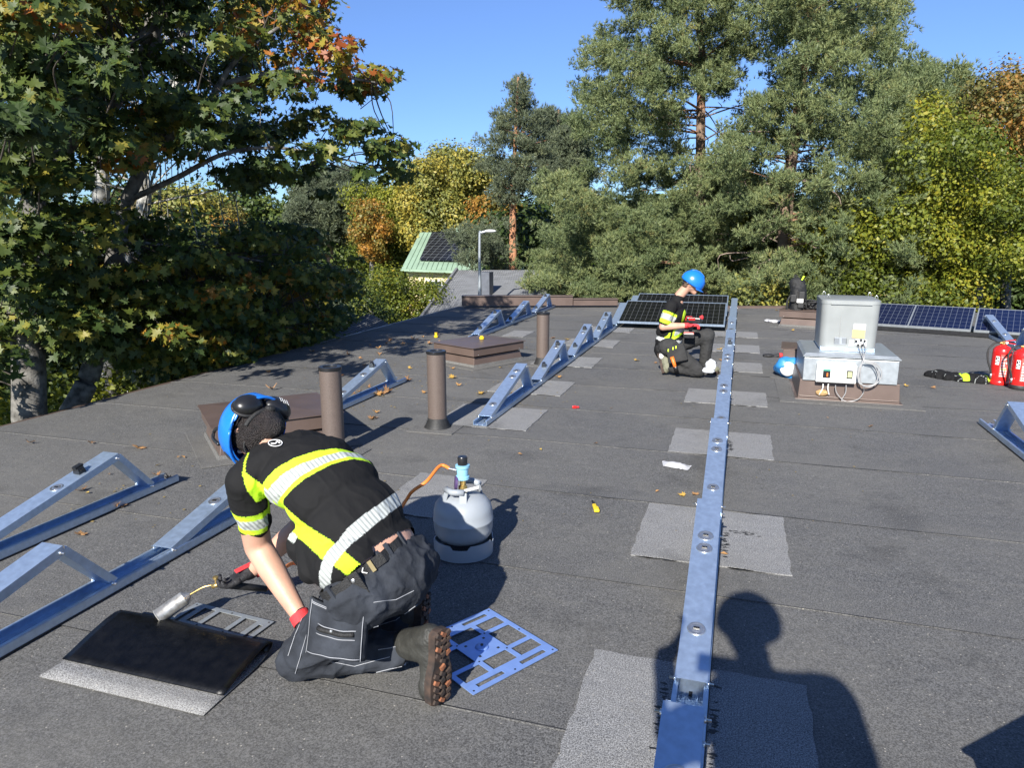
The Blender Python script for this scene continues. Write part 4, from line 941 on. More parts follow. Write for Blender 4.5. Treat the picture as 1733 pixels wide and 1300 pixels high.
# ------------------------------------------------------------ perforated blue plate and felt flap
def plate(label, c, rz, size, mt, group=None, z=.006, name='anchor_plate'):
    s = size; t = .003; B = [(-.5, -.5)]
    xs = [-.5, -.44, -.345, -.31, -.16, -.12, .12, .16, .31, .345, .44, .5]
    cell = .5
    holes = [(-.43, -.43 + .0, -.36, -.12), (-.43, .12, -.36, .43), (.36, -.43, .43, -.12), (.36, .12, .43, .43),
             (-.31, -.45, -.09, -.20), (-.31, .20, -.09, .45), (.09, -.45, .31, -.20), (.09, .20, .31, .45), (-.31, -.155, -.12, .155) , (.12, -.155, .31, .155)]
    holes = [(-.44, -.42, -.38, -.10), (-.44, .10, -.38, .42), (.38, -.42, .44, -.10), (.38, .10, .44, .42), (-.32, -.44, -.16, -.24), (-.12, -.44, .32, -.16) , (-.32, .24, -.16, .44), (-.32, .02, -.13, .18), (-.12, .24, .08, .44), (.13, .14, .32, .44), (.13, -.10, .32, .10), (-.32, -.20, -.13, -.03)]
    holes = [(-.45, -.40, -.40, -.10), (-.45, .10, -.40, .40), (.40, -.40, .45, -.10), (.40, .10, .45, .40),
             (-.34, -.45, -.19, -.19), (-.14, -.45, .14, -.19), (.19, -.45, .34, -.19), (-.34, .19, -.19, .45), (-.14, .19, .14, .45), (.19, .19, .34, .45), (-.34, -.14, -.17, .14), (.17, -.14, .34, .14)]
    gx = sorted({-.5, .5} | {h[0] for h in holes} | {h[2] for h in holes}); gy = sorted({-.5, .5} | {h[1] for h in holes} | {h[3] for h in holes})
    bm = bmesh.new(); vd = {}
    def vv(x, y): return vd.setdefault((x, y), bm.verts.new((x * s, y * s, 0)))
    for i in range(len(gx) - 1):
        for j in range(len(gy) - 1):
            mx_, my_ = (gx[i] + gx[i + 1]) / 2, (gy[j] + gy[j + 1]) / 2
            if any(h[0] < mx_ < h[2] and h[1] < my_ < h[3] for h in holes): continue
            bm.faces.new([vv(gx[i], gy[j]), vv(gx[i + 1], gy[j]), vv(gx[i + 1], gy[j + 1]), vv(gx[i], gy[j + 1])])
    ex = bmesh.ops.extrude_face_region(bm, geom=bm.faces[:])
    bmesh.ops.translate(bm, verts=[e for e in ex['geom'] if isinstance(e, bmesh.types.BMVert)], vec=(0, 0, t)); bmesh.ops.recalc_face_normals(bm, faces=bm.faces)
    bmesh.ops.dissolve_limit(bm, angle_limit=.01, verts=bm.verts, edges=bm.edges)
    me = bpy.data.meshes.new('plate_sheet'); bm.to_mesh(me); bm.free(); me.materials.append(mt)
    r = thing(name, label, 'metal plate', (c[0], c[1], z), group); r.rotation_euler = (0, 0, rz); link('plate_sheet', me, r)
    m = MB(); m.lathe([(.028, t), (.022, t + .006), (.014, t + .009), (.008, t + .009)], (0, 0, 0), 20); link('centre_boss', m.mesh('centre_boss', mt, True), r)
    m = MB(); m.lathe([(.006, t + .009), (.006, t + .0125)], (0, 0, 0), 12); 
    for i in (-1, 1):
        for j in (-1, 1):
            m.box((i * .045, j * .045, t + .0005), .010, .010, .001)
            for q in ((.465, .465), (.165, .165), (.465, .0), (.0, .465)): m.lathe([(.004, t + .0002), (.004, t + .001)], (i * q[0] * s, j * q[1] * s, 0), 8)
    link('punched_holes', m.mesh('punched_holes', M['black']), r); return r
pA, pB, pC = on_z(826, 1034), on_z(932, 1107), on_z(777, 1176)
cc = (pA + pC) / 2; cc = cc + (pB - cc) * .06
plate('blue zinc perforated square plate lying on the roof by the worker\'s boot', (cc.x + .01, cc.y, 0), math.atan2(pB.y - pA.y, pB.x - pA.x) + .06, .42, M['galv_blue'])
plate('grey perforated plate half covered by the black felt flap', (-1.99, 2.12, 0), -.08, .42, M['galv_dull'])
# felt flap: a sheet whose far half is folded up and over, dark underside showing
fl = thing('felt_flap', 'square of roofing felt folded back on itself with its black underside showing', 'roofing felt', (-2.0, 1.95, 0))
A0, B0 = on_z(62, 1150), on_z(343, 1214); far0, far1 = on_z(205, 1046), on_z(474, 1086)
xl_, xr_ = -2.36, -1.635; yn = 1.735; yfold = 2.20
sk = .0
def flap(name, mt, pr, par, th=.005):
    nx = 24; vs = []; fs = []; n = len(pr)
    for lay in (0, 1):
        for i in range(nx + 1):
            u = i / nx; x = xl_ + (xr_ - xl_) * u
            for k, (y_, z_) in enumerate(pr):
                d_ = Vector((pr[min(k + 1, n - 1)][0] - pr[max(k - 1, 0)][0], pr[min(k + 1, n - 1)][1] - pr[max(k - 1, 0)][1])).normalized(); nz = Vector((-d_.y, d_.x)) * (-th * lay)
                f = 1.0; 
                vs.append((x + sk * (y_ - yn), y_ + nz.x + .008 * math.sin(u * 6) * (z_ > .03), max(.001, z_ * (.80 - .12 * u) + nz.y)))
    K = (nx + 1) * n
    for i in range(nx):
        for k in range(n - 1):
            a = i * n + k; fs.append((a, a + n, a + n + 1, a + 1)); fs.append((a + K, a + 1 + K, a + n + 1 + K, a + n + K))
        for k in (0, n - 1): a = i * n + k; fs.append((a, a + n, a + n + K, a + K))
    for i in (0, nx):
        for k in range(n - 1): a = i * n + k; fs.append((a, a + 1, a + 1 + K, a + K))
    m = MB(); m.add(vs, fs); return m.build(name, mt, par, smooth=True)
flap('granule_side', M['patch'], [(yn, .008), (1.80, .008), (1.88, .009), (1.98, .010), (2.05, .016), (2.095, .033)], fl)
arc = [(2.095, .038), (2.118, .050), (2.124, .066), (2.112, .080), (2.085, .086), (2.04, .080), (1.98, .064), (1.92, .045), (1.87, .026), (1.835, .0155)]
flap('black_underside', M['torched'], arc, fl)

# ------------------------------------------------------------ the second worker
WY = 8.32
def q2(x, y, dy=0.): return on_y(x, y, WY + dy)
hip2 = q2(1131, 583); h2L, h2R = q2(1131, 588, .11), q2(1131, 586, -.11)
w2 = thing('person', 'man in blue hard hat and red gloves kneeling on one knee with cordless driver', 'person', (hip2.x + .1, WY, 0))
ch = q2(1137, 535); nk = q2(1150, 500); hd2 = q2(1171, 482); sN = q2(1136, 518, -.17); sF = q2(1143, 517, .17)
eN = q2(1122, 553, -.22); wN = q2(1160, 551, -.16); eF = q2(1143, 545, .2); wF = q2(1166, 540, .05)
kN = q2(1182, 620, -.15); kN.z = .08; aN = q2(1130, 615, -.10); aN.z = .09; kF = q2(1198, 567, .12); aF = q2(1192, 612, .16); aF.z = .09
hu2 = (q2(1178, 462) - q2(1158, 496)).normalized(); hf2 = Vector((.78, .02, -.62)); hf2 = (hf2 - hu2 * hf2.dot(hu2)).normalized(); hs2 = hu2.cross(hf2).normalized()
hd2 = nk + (q2(1171, 479) - nk)
b2 = [('c', hip2, .12, ch, .12), ('c', ch, .10, nk, .055), ('c', nk, .055, hd2 - hu2 * .05 - hf2 * .02, .052), ('e', hd2, (hs2, hu2, hf2), (.074, .098, .09)), ('c', hd2 + hf2 * .04 - hu2 * .06, .040, hd2 + hf2 * .074 - hu2 * .078, .028),
      ('c', hd2 + hf2 * .083 - hu2 * .0, .010, hd2 + hf2 * .108 - hu2 * .025, .013), ('c', hd2 + hf2 * .088 - hu2 * .05, .012, hd2 + hf2 * .092 - hu2 * .052, .012),
      ('c', sN, .052, eN, .045), ('c', eN, .045, eN.lerp(wN, .35), .043), ('c', eN.lerp(wN, .35), .043, wN, .029), ('c', sF, .05, eF, .044), ('c', eF, .043, wF, .029)]
for k in (-1, 1): b2 += [('e', hd2 + hs2 * (k * .074) - hu2 * .01, (hs2, hu2, hf2), (.012, .032, .020))]
skin_mesh('body', b2, M['skin'], w2, .008, 3)
skin_mesh('hair', [('e', hd2 - hf2 * .012 + hu2 * .012, (hs2, hu2, hf2), (.080, .10, .092)), ('e', hd2 - hf2 * .04 - hu2 * .05, (hs2, hu2, hf2), (.064, .045, .05))], M['hair2'], w2, .009, 2, cut=lambda p: (p - hd2).dot(hf2) > .035 or ((p - hd2).dot(hf2) > -.025 and (p - hd2).dot(hu2) < .02))
m = MB()
for k in (-1, 1): m.ell(hd2 + hf2 * .084 + hs2 * (k * .03) - hu2 * .0, (hs2, hu2, hf2), (.011, .006, .006), 8, 6)
m.build('eyes', M['black'], w2, smooth=True)
m = MB(); m.tube([hd2 + hf2 * .094 - hu2 * .052 + hs2 * .02, hd2 + hf2 * .099 - hu2 * .052, hd2 + hf2 * .094 - hu2 * .052 - hs2 * .02], .003, 6); m.build('mouth', mat('lips', (.42, .14, .11), .5), w2, smooth=True)
al2 = (nk - hip2).normalized()
def tint2(p, n_):
    a = p - sN; ud = (eN - sN).normalized(); tl = a.dot(ud); r = (a - ud * tl).length
    L0 = (eN - sN).length * .8
    if r < .10 and p.y < WY - .10 and tl > .04:
        if tl > L0 + .01: return K_
        if tl > L0 - .035: return Y_C
        if tl > L0 - .095: return S_C
        if tl > L0 - .125: return Y_C
        return K_
    s = (p - hip2).dot(al2); x = (p - hip2 - al2 * s).dot(Vector((1, 0, 0)))
    if s < .085 and s > .045: return (.62, .64, .62)
    if x > .05 and s > .08 and abs(s - .20 - (x - .1) * .8) < .035: return S_C
    if x > .03 and s > .05 and abs(s - .20 - (x - .1) * .8) < .075: return Y_C
    if abs(x + .02 - (s - .0) * -.0) < .028 and s < .16: return Y_C
    if x > .07 and s > .24 and abs(x - .10) < .012: return Y_C
    return K_
chh = (ch + al2 * .06)
skin_mesh('shirt', [('e', hip2.lerp(ch, .15), (UY, al2, UX), (.175, .12, .150)), ('e', hip2.lerp(ch, .5), (UY, al2, UX), (.178, .14, .155)), ('e', ch, (UY, al2, UX), (.19, .14, .152)), ('e', chh + al2 * .03, (UY, al2, UX), (.17, .10, .105)), ('c', chh + al2 * .05, .075, nk - al2 * .02, .062),
      ('c', chh + Vector((0, -.08, .04)), .08, sN, .070), ('c', chh + Vector((0, .08, .04)), .08, sF, .070), ('c', sN, .070, sN.lerp(eN, .74), .063), ('c', sF, .068, sF.lerp(eF, .75), .06), ('c', hip2 - al2 * .06 - UX * .02, .13, hip2, .14)], M['cloth'], w2, .0075, 5, .005, 12, tint=tint2)
tro2 = skin_mesh('trousers', [('c', h2L, .115, h2R, .115), ('e', hip2 - UZ * .03, (UX, UY, UZ), (.145, .18, .12)), ('c', h2R, .105, kN, .075), ('c', kN, .075, aN.lerp(kN, .15), .062), ('c', h2L, .105, kF, .078), ('c', kF, .076, aF, .060)], M['pants2'], w2, .009, 4, .008, 12)
# boots: near foot rests on its toe behind him, far foot flat
boot(w2, Vector((aN.x - .04, aN.y, .015)), Vector((aN.x - .11, aN.y + .01, .25)), aN + UX * .0, Vector((-1, 0, .1)), M['boot2'], False)
boot(w2, Vector((aF.x + .17, aF.y, .014)), Vector((aF.x - .08, aF.y, .014)), aF, Vector((0, 0, -1)), M['boot2'], False)
m = MB(); m.ell(q2(1120, 602, -.1), (UX, UY, UZ), (.035, .05, .045), 14, 8); m.build('sock', M['white'], w2, smooth=True)
# tool pocket, orange-handled tool, knee wrap
m = MB(); a = q2(1145, 598, -.25); m.obox(a, Vector((.95, 0, .25)).normalized(), UY, Vector((-.25, 0, .95)), .22, .05, .20, .9); m.build('tool_pocket', M['pants2'], w2, bev=.015)
m = MB()
for px in (1131, 1139, 1144): m.obox(q2(px, 593 - (px - 1131) * .4, -.28), UX, UY, UZ, .012, .004, .03)
m.build('pocket_trim', M['hiviz'], w2)
m = MB(); m.tube([q2(1137, 604, -.29), q2(1141, 616, -.29), q2(1143, 623, -.29)], [.022, .020, .017], 10); pk = m.build('tool_grip', M['orange_grip'], w2, smooth=True)
m = MB(); m.tube([q2(1143, 620, -.29), q2(1145, 628, -.27)], [.025, .022], 10); m.build('tool_sheath', M['black'], w2, smooth=True)
m = MB(); m.ell(q2(1203, 619, -.18), (UX, UY, UZ), (.06, .05, .075), 14, 10); m.ell(q2(1199, 627, -.18), (UX, UY, UZ), (.075, .05, .035), 14, 10)
o = m.build('plastic_wrap', M['clear'], w2, smooth=True)
displace(o, lambda q: .018 * mnoise.noise(q * 25))
m = MB(); dome(m, hd2 + hu2 * .015, (hs2, hf2, hu2), (.108, .134, .128), lambda a: -.22 - .10 * math.sin(a)); hl = m.build('hard_hat', M['blue_helmet'], w2, smooth=True)
m = MB(); 
for i in range(13):
    pass
vs = []; 
for i in range(13):
    a = math.radians(30 + i * 10); e = hs2 * math.cos(a) * .104 + hf2 * math.sin(a) * .130; e2 = hs2 * math.cos(a) * .112 + hf2 * math.sin(a) * (.130 + .032 * math.sin(a)); b_ = hd2 + hu2 * -.018
    vs += [b_ + e, b_ + e2 - hu2 * .010]
m.add(vs, [(2 * i, 2 * i + 2, 2 * i + 3, 2 * i + 1) for i in range(12)]); m.v += [tuple(Vector(v) - hu2 * .004) for v in m.v]; m.f += [tuple(26 + j for j in f[::-1]) for f in m.f]; m.m += [0] * 12; m.build('peak', M['blue_helmet'], hl, smooth=True)
m = MB()
for k in (-.02, .0, .02): m.tube([hd2 + hu2 * (.015 + .131 * math.cos(t)) + hf2 * (-.137 * math.sin(t)) + hs2 * k for t in [x * .12 - .7 for x in range(12)]], .004, 6)
m.build('crown_ribs', M['blue_helmet'], hl, smooth=True)
m = MB(); m.tube([hd2 - hf2 * .085 - hu2 * .035 + hs2 * (.06 * s_) for s_ in (-1, -.5, 0, .5, 1)], .012, 8); m.build('cradle', M['belt'], hl, smooth=True)
m = MB(); m.tube([hd2 + hu2 * -.01 + hs2 * -.085 - hf2 * .05, hd2 + hs2 * -.088 + hf2 * .02 - hu2 * .006], .008, 8); m.build('sweatband', M['white'], hl, smooth=True)
gN = glove(w2, wN, (Vector((1, .1, .05))), Vector((0, 0, 1)), M['red_cloth'], .9); gF = glove(w2, wF, Vector((1, -.25, 0)), Vector((0, 0, -1)), M['red_cloth'], 1.0, scale=1.05)
dr = thing('cordless_driver', 'black and red cordless driver in the gloved hands of the man in the hard hat', 'power tool', tuple(q2(1168, 560, -.1)))
m = MB(); m.obox(q2(1174, 542, -.05), Vector((1, 0, -.05)).normalized(), UY, UZ, .16, .06, .065); m.build('driver_body', M['black'], dr, bev=.012)
m = MB(); m.obox(q2(1171, 540, -.085), UX, UY, UZ, .07, .012, .03); m.build('red_panel', M['red'], dr, bev=.004)
m = MB(); m.obox(q2(1169, 555, -.05), Vector((.96, 0, .2)).normalized(), UY, UZ, .04, .035, .13); m.tube([q2(1184, 542, -.05), q2(1190, 543, -.05)], [.02, .012], 10); m.build('driver_grip', M['black'], dr, bev=.006)
m = MB(); m.obox(q2(1166, 568, -.08), UX, UY, UZ, .12, .075, .055); m.build('battery', M['black'], dr, bev=.008)
m = MB(); m.obox(q2(1166, 563.5, -.08), UX, UY, UZ, .11, .07, .02); m.build('battery_top', M['red'], dr, bev=.004)

# ------------------------------------------------------------ the photographer, standing behind the camera (throws the shadow at the bottom)
ph = thing('person', 'photographer whose dark shadow with hard hat falls on the near mounts', 'person', (.2, -.3, 0))
P0 = Vector((.15, -.28, 0)); pc_ = lambda x, y, z: P0 + Vector((x, y, z))
phh = Vector((.03, -.17, 1.86))
skin_mesh('body', [('c', pc_(0, 0, 1.1), .13, pc_(0, .0, 1.5), .13), ('c', pc_(0, 0, 1.5), .07, phh - UZ * .08, .06), ('e', phh, (UX, UY, UZ), (.095, .105, .13)), ('c', phh + Vector((0, .09, -.01)), .014, phh + Vector((0, .11, -.02)), .012)], M['skin'], ph, .014, 3)
skin_mesh('jacket', [('c', pc_(.0, 0, 1.06), .17, pc_(0, 0, 1.28), .165), ('e', pc_(.02, 0, 1.44), (UX, UY, UZ), (.235, .14, .27)), ('c', pc_(-.17, 0, 1.63), .085, pc_(.15, 0, 1.66), .10), ('c', pc_(.17, 0, 1.64), .09, pc_(.23, .0, 1.36), .068), ('c', pc_(.23, 0, 1.36), .06, pc_(.12, .20, 1.46), .045),
     ('c', pc_(-.17, 0, 1.62), .078, pc_(-.34, .05, 1.44), .058), ('c', pc_(-.34, .05, 1.44), .055, Vector((-.27, -.09, 1.62)), .04)], M['pants2'], ph, .016, 4, .006)
skin_mesh('trousers', [('c', pc_(-.09, 0, .98), .115, pc_(-.11, .02, .5), .08), ('c', pc_(-.11, .02, .5), .078, pc_(-.12, 0, .10), .062), ('c', pc_(.09, 0, .98), .115, pc_(.11, .02, .5), .08), ('c', pc_(.11, .02, .5), .078, pc_(.12, 0, .10), .062), ('c', pc_(-.1, 0, 1.0), .12, pc_(.1, 0, 1.0), .12)], M['pants2'], ph, .016, 4, .008)
for s_ in (-1, 1): boot(ph, pc_(s_ * .13, .17, .014), pc_(s_ * .12, -.09, .014), pc_(s_ * .12, -.02, .12), Vector((0, 0, -1)), M['boot'], False)
m = MB(); dome(m, phh + UZ * .02, (UX, UY, UZ), (.135, .155, .145), -.1); hh_ = m.build('hard_hat', M['blue_helmet'], ph, smooth=True)
m = MB(); m.box(tuple(phh + Vector((.0, .15, .018))), .15, .08, .006); m.build('peak', M['blue_helmet'], hh_)
glove(ph, Vector((-.25, -.10, 1.63)), Vector((.25, .3, .75)), Vector((1, 0, 0)), M['skin'], .6, name='hand'); glove(ph, Vector((.16, -.08, 1.52)), Vector((-.5, .35, .8)), Vector((-1, 0, 0)), M['skin'], .6, name='hand')
pn_ = thing('mobile_phone', 'phone held up by the photographer behind the shadow', 'phone', (-.05, -.03, 1.58)); m = MB(); m.box((-.06, -.035, 1.585), .15, .008, .075); m.build('phone_case', M['black'], pn_, bev=.003); m = MB(); m.box((-.06, -.0405, 1.585), .14, .002, .066); m.build('screen', M['glass'], pn_)

# ------------------------------------------------------------ fire extinguishers
def extinguisher(p, label, face):
    r = thing('fire_extinguisher', label, 'fire extinguisher', p, 'red fire extinguishers')
    m = MB(); m.lathe([(.088, 0), (.092, .01), (.092, .045), (.088, .048)], (0, 0, 0), 36); link('base_ring', m.mesh('base_ring', M['rubber'] if face else M['red'], True), r)
    m = MB(); m.lathe([(.087, .02), (.090, .05), (.090, .345), (.086, .375), (.070, .400), (.045, .415), (.03, .42), (.03, .43)], (0, 0, 0), 40); link('cylinder_body', m.mesh('cylinder_body', M['red'], True), r)
    m = MB(); m.lathe([(.022, .42), (.022, .44), (.015, .445), (.015, .465)], (0, 0, 0), 14); m.lathe([(.010, 0), (.010, .03)], (-.01, 0, .445), 10, ax=-UX); link('brass_valve', m.mesh('brass_valve', M['brass']), r)
    m = MB(); m.obox((.045, 0, .470), Vector((.97, 0, .22)).normalized(), UY, Vector((-.22, 0, .97)), .12, .022, .008); m.obox((.055, 0, .445), Vector((.97, 0, -.15)).normalized(), UY, Vector((.15, 0, .97)), .11, .020, .008); link('lever', m.mesh('lever', M['red']), r)
    m = MB(); m.lathe([(.013, 0), (.013, .012)], (.02, -.02, .452), 12, ax=-UY); link('gauge', m.mesh('gauge', M['white']), r)
    m = MB(); m.tube(smooth_path([(-.035, -.0, .45), (-.09, -.02, .44), (-.145, -.04, .37), (-.14, -.05, .26), (-.105, -.055, .16), (-.094, -.05, .10)]), .0095, 10); link('hose', m.mesh('hose', M['rubber'], True), r)
    m = MB(); m.tube([(-.094, -.05, .12), (-.092, -.05, .07)], [.013, .010], 10); link('nozzle', m.mesh('nozzle', M['steel'], True), r)
    def sticker(a0, a1, z0, z1, mt, nm):
        m = MB(); n = 10; vs = []
        for i in range(n + 1): a = a0 + (a1 - a0) * i / n; vs += [(.0915 * math.cos(a), .0915 * math.sin(a), z0), (.0915 * math.cos(a), .0915 * math.sin(a), z1)]
        m.add(vs, [(2 * i, 2 * i + 2, 2 * i + 3, 2 * i + 1) for i in range(n)]); link(nm, m.mesh(nm, mt, True), r)
    c0 = math.radians(-105)
    sticker(c0 - .62, c0 - .22, .22, .31, M['paper'], 'label')
    pk = mat('printed_label_red', (.55, .10, .08), .4, var=.0)
    sticker(c0 - .12, c0 + .75, .09, .33, pk, 'instruction_label')
    m = MB()
    def bar(a, z, w, h):
        n = 4; vs = []
        for i in range(n + 1): b = a + w * i / n; vs += [(.0925 * math.cos(b), .0925 * math.sin(b), z), (.0925 * math.cos(b), .0925 * math.sin(b), z + h)]
        m.add(vs, [(2 * i, 2 * i + 2, 2 * i + 3, 2 * i + 1) for i in range(n)])
    for z in (.300, .285, .272): bar(c0 + R.uniform(-.05, .1), z, R.uniform(.35, .55), .005)
    for z, n_ in ((.235, 3), (.205, 2), (.150, 3), (.12, 3)):
        for k in range(n_): bar(c0 - .02 + k * .24, z, .15, .018)
    for z in (.19, .18, .105, .098): bar(c0 - .05, z, .6, .004)
    link('label_print', m.mesh('label_print', M['white']), r)
    m = MB(); n = 4
    for a, w, z, h in ((c0 - .58, .13, .27, .03), (c0 - .40, .12, .25, .02), (c0 - .58, .1, .235, .02), (c0 - .38, .1, .285, .015)): bar(a, z, w, h)
    link('label_marks', m.mesh('label_marks', M['black']), r)
    if not face: sticker(c0 + .0, c0 + .6, .168, .186, M['yellow'], 'yellow_band')
    return r
e1 = extinguisher(on_z(1689, 650), 'left one of the pair of red fire extinguishers, next to the jacket', False)
e2 = extinguisher(on_z(1724, 658), 'right one of the two red extinguishers, cut by the picture edge', True)

# ------------------------------------------------------------ jacket, backpack, bag and small things
j0 = on_z(1625, 642)
jk = thing('jacket', 'black and yellow work jacket dropped on the roof by the fire extinguishers', 'jacket', tuple(j0))
def tintj(p, n_):
    v = mnoise.noise(Vector((p.x * 7.5, p.y * 4, 3.3)))
    if v > .10 and p.z > .02: return Y_C
    if .10 < mnoise.noise(Vector((p.x * 9, p.y * 9, 8))) < .13: return S_C
    return K_
jp = []
A_, B_ = on_z(1576, 637), on_z(1665, 648)
for i in range(13):
    t = i / 12; p = A_.lerp(B_, t) + Vector((0, R.uniform(-.05, .05), .012)); jp.append(('e', p, (UX, UY, UZ), (R.uniform(.06, .10), R.uniform(.09, .15), R.uniform(.045, .085))))
skin_mesh('jacket_cloth', jp, M['cloth'], jk, .009, 3, .013, 14, tint=tintj)
bpk = thing('backpack', 'black tool backpack standing upright on the brown hatch', 'backpack', (.93, 13.35, .3))
bx_, bz = .93, .30
def b3(x, y, dy=0): return on_y(x, y, 13.35 + dy)
skin_mesh('pack_body', [('c', b3(1350, 527), .15, b3(1351, 487), .13), ('c', b3(1348, 524, -.1), .11, b3(1349, 495, -.1), .09), ('c', b3(1346, 479), .10, b3(1354, 479), .09)], M['belt'], bpk, .014, 3, .012, 9)
m = MB()
for (x, y) in ((1357, 500), (1355, 515), (1343, 505)): m.obox(b3(x, y, -.20), UX, UY, UZ, .10, .06, .13)
m.build('outer_pocket', M['rubber'], bpk, bev=.015)
m = MB(); m.obox(b3(1354, 509, -.25), UX, UY, UZ, .10, .006, .065); m.build('white_patch', M['paper'], bpk)
m = MB(); m.tube(smooth_path([b3(1338, 500, -.1), b3(1332, 512, -.12), b3(1333, 530, -.12), b3(1336, 545, -.12)]), .018, 8); m.tube(smooth_path([b3(1343, 472), b3(1347, 466), b3(1352, 472)]), .012, 8); m.build('strap', M['belt'], bpk, smooth=True)
m = MB(); m.tube([b3(1357, 474, -.1), b3(1361, 467, -.1)], .015, 6); m.build('yellow_tag', M['hiviz'], bpk)
cb_ = thing('cable_bundle', 'tangle of black straps and cables lying on the brown hatch beside the backpack', 'cable', tuple(b3(1372, 518)))
for k in range(7):
    m = MB(); p = [b3(1362 + R.uniform(-4, 22), 510 + R.uniform(-2, 13), R.uniform(-.2, .2)) for _ in range(6)]; m.tube(smooth_path(p), R.choice((.012, .02)), 6); m.build('cable', M['rubber'], cb_, smooth=True)
m = MB(); m.ell(b3(1368, 520), (UX, UY, UZ), (.16, .14, .07), 16, 10); m.build('strap_heap', M['belt'], cb_, smooth=True)
# blue bag
bg0 = on_z(1328, 640)
bb_ = thing('bag', 'blue bag holding a roll of clear film, slumped against the fan box', 'bag', tuple(bg0))
m = MB(); m.ell(bg0 + Vector((.03, .06, .11)), (UX, UY, UZ), (.14, .15, .135), 28, 18); o = m.build('bag_skin', M['blue_bag'], bb_, smooth=True)
displace(o, lambda q: .07 * mnoise.noise(q * 6) + .02 * mnoise.noise(q * 19), .004)
fc = bg0 + Vector((.02, -.055, .115)); fa = Vector((-.25, -.95, .15)).normalized()
m = MB(); m.lathe([(.014, .02), (.035, .03), (.058, .029), (.078, .02), (.082, .0), (.078, -.02)], fc, 28, ax=fa); m.build('film_roll', M['clear'], bb_, smooth=True)
# gloves beside
g5 = on_z(1306, 604)
gl = thing('work_glove', 'grey work glove with a red cuff lying beside the blue bag', 'glove', tuple(g5))
skin_mesh('glove_cloth', [('e', g5 + Vector((-.04, 0, .018)), (UX, UY, UZ), (.07, .06, .022)), ('c', g5 + Vector((-.1, .02, .014)), .015, g5, .016), ('c', g5 + Vector((-.09, -.04, .014)), .014, g5, .016), ('c', g5, .022, g5 + Vector((.09, .02, .02)), .028)], M['glove'], gl, .007, 2, .004, 40)
m = MB(); m.tube([g5 + Vector((.09, .02, .022)), g5 + Vector((.13, .03, .022))], .03, 12); m.build('glove_cuff', M['red_cloth'], gl, smooth=True)
g6 = on_z(1333, 603); m = MB(); m.ell(g6 + UZ * .02, (UX, UY, UZ), (.06, .05, .025), 14, 8); o = m.build('work_glove', M['glove'], smooth=True)
displace(o, lambda q: .018 * mnoise.noise(q * 20))
tag(o, 'crumpled black glove on the roof right above the blue bag', 'glove')
# clear bag of screws
s0 = on_z(1144, 790)
sb_ = thing('screw_bag', 'clear zip bag of screws left of the middle mounting line', 'plastic bag', tuple(s0))
m = MB(); nx, ny = 14, 10; vs = []
for j in range(ny + 1):
    for i in range(nx + 1):
        u, v = i / nx - .5, j / ny - .5; vs.append(s0 + Vector((u * .19 * (1 + v * .2), v * .11 - u * .05, .006 + .022 * max(0, 1 - (u * 2) ** 2) * (1 - (v * 2) ** 2) + .008 * abs(mnoise.noise(Vector((i * .6, j * .7, 1)))))))
m.add(vs, [(j * (nx + 1) + i, j * (nx + 1) + i + 1, (j + 1) * (nx + 1) + i + 1, (j + 1) * (nx + 1) + i) for j in range(ny) for i in range(nx)])
film = bpy.data.materials.new('clear_film'); film.use_nodes = True; fb = film.node_tree.nodes['Principled BSDF']; fb.inputs['Roughness'].default_value = .12; fb.inputs['Base Color'].default_value = (.8, .8, .82, 1); fb.inputs['Alpha'].default_value = .55
m.build('bag_film', film, sb_)
m = MB()
for k in range(22):
    p = s0 + Vector((R.uniform(-.06, .04), R.uniform(-.035, .035), R.uniform(.008, .02))); a = R.uniform(0, 6.3); m.tube([p, p + Vector((math.cos(a), math.sin(a), 0)) * .022], .0028, 5)
m.build('screws', M['steel'], sb_)
m = MB(); p0 = on_z(1352, 500 + 30); 
# small clear wrapper near the far edge
s1 = on_z(1308, 545); m = MB(); m.ell(s1 + UZ * .02, (UX, UY, UZ), (.16, .14, .02), 16, 8); o = m.build('plastic_wrapper', film, smooth=True)
displace(o, lambda q: .05 * mnoise.noise(q * 14))
tag(o, 'crumpled clear plastic wrapper lying left of the backpack near the far edge', 'wrapper')
# yellow lighter / knife
k0 = on_z(1008, 862); kd = (on_z(1001, 845) - on_z(1011, 875)).normalized(); kx = kd.cross(UZ)
kn = thing('gas_lighter', 'small yellow lighter with a black nozzle lying alone on the roof', 'lighter', tuple(k0))
m = MB(); m.obox(k0 - kd * .03 + UZ * .012, kx, kd, UZ, .032, .06, .018); m.obox(k0 + kd * .018 + UZ * .012 - kx * .004, kx, kd, UZ, .024, .05, .016); m.build('lighter_body', M['yellow'], kn, bev=.006)
m = MB(); m.tube([k0 + kd * .04 + UZ * .012 - kx * .006, k0 + kd * .10 + UZ * .012 - kx * .008], .006, 10); m.build('nozzle', M['black'], kn, smooth=True)
# red plug
r0 = on_z(972, 691); m = MB(); m.box(tuple(r0 + UZ * .012), .04, .03, .022, .4); m.lathe([(.010, 0), (.010, .02)], tuple(r0 + Vector((.025, .005, .012))), 8, ax=UX); tag(m.build('red_plug', M['red'], bev=.004), 'small red plastic plug lying between two mounting lines', 'plug')
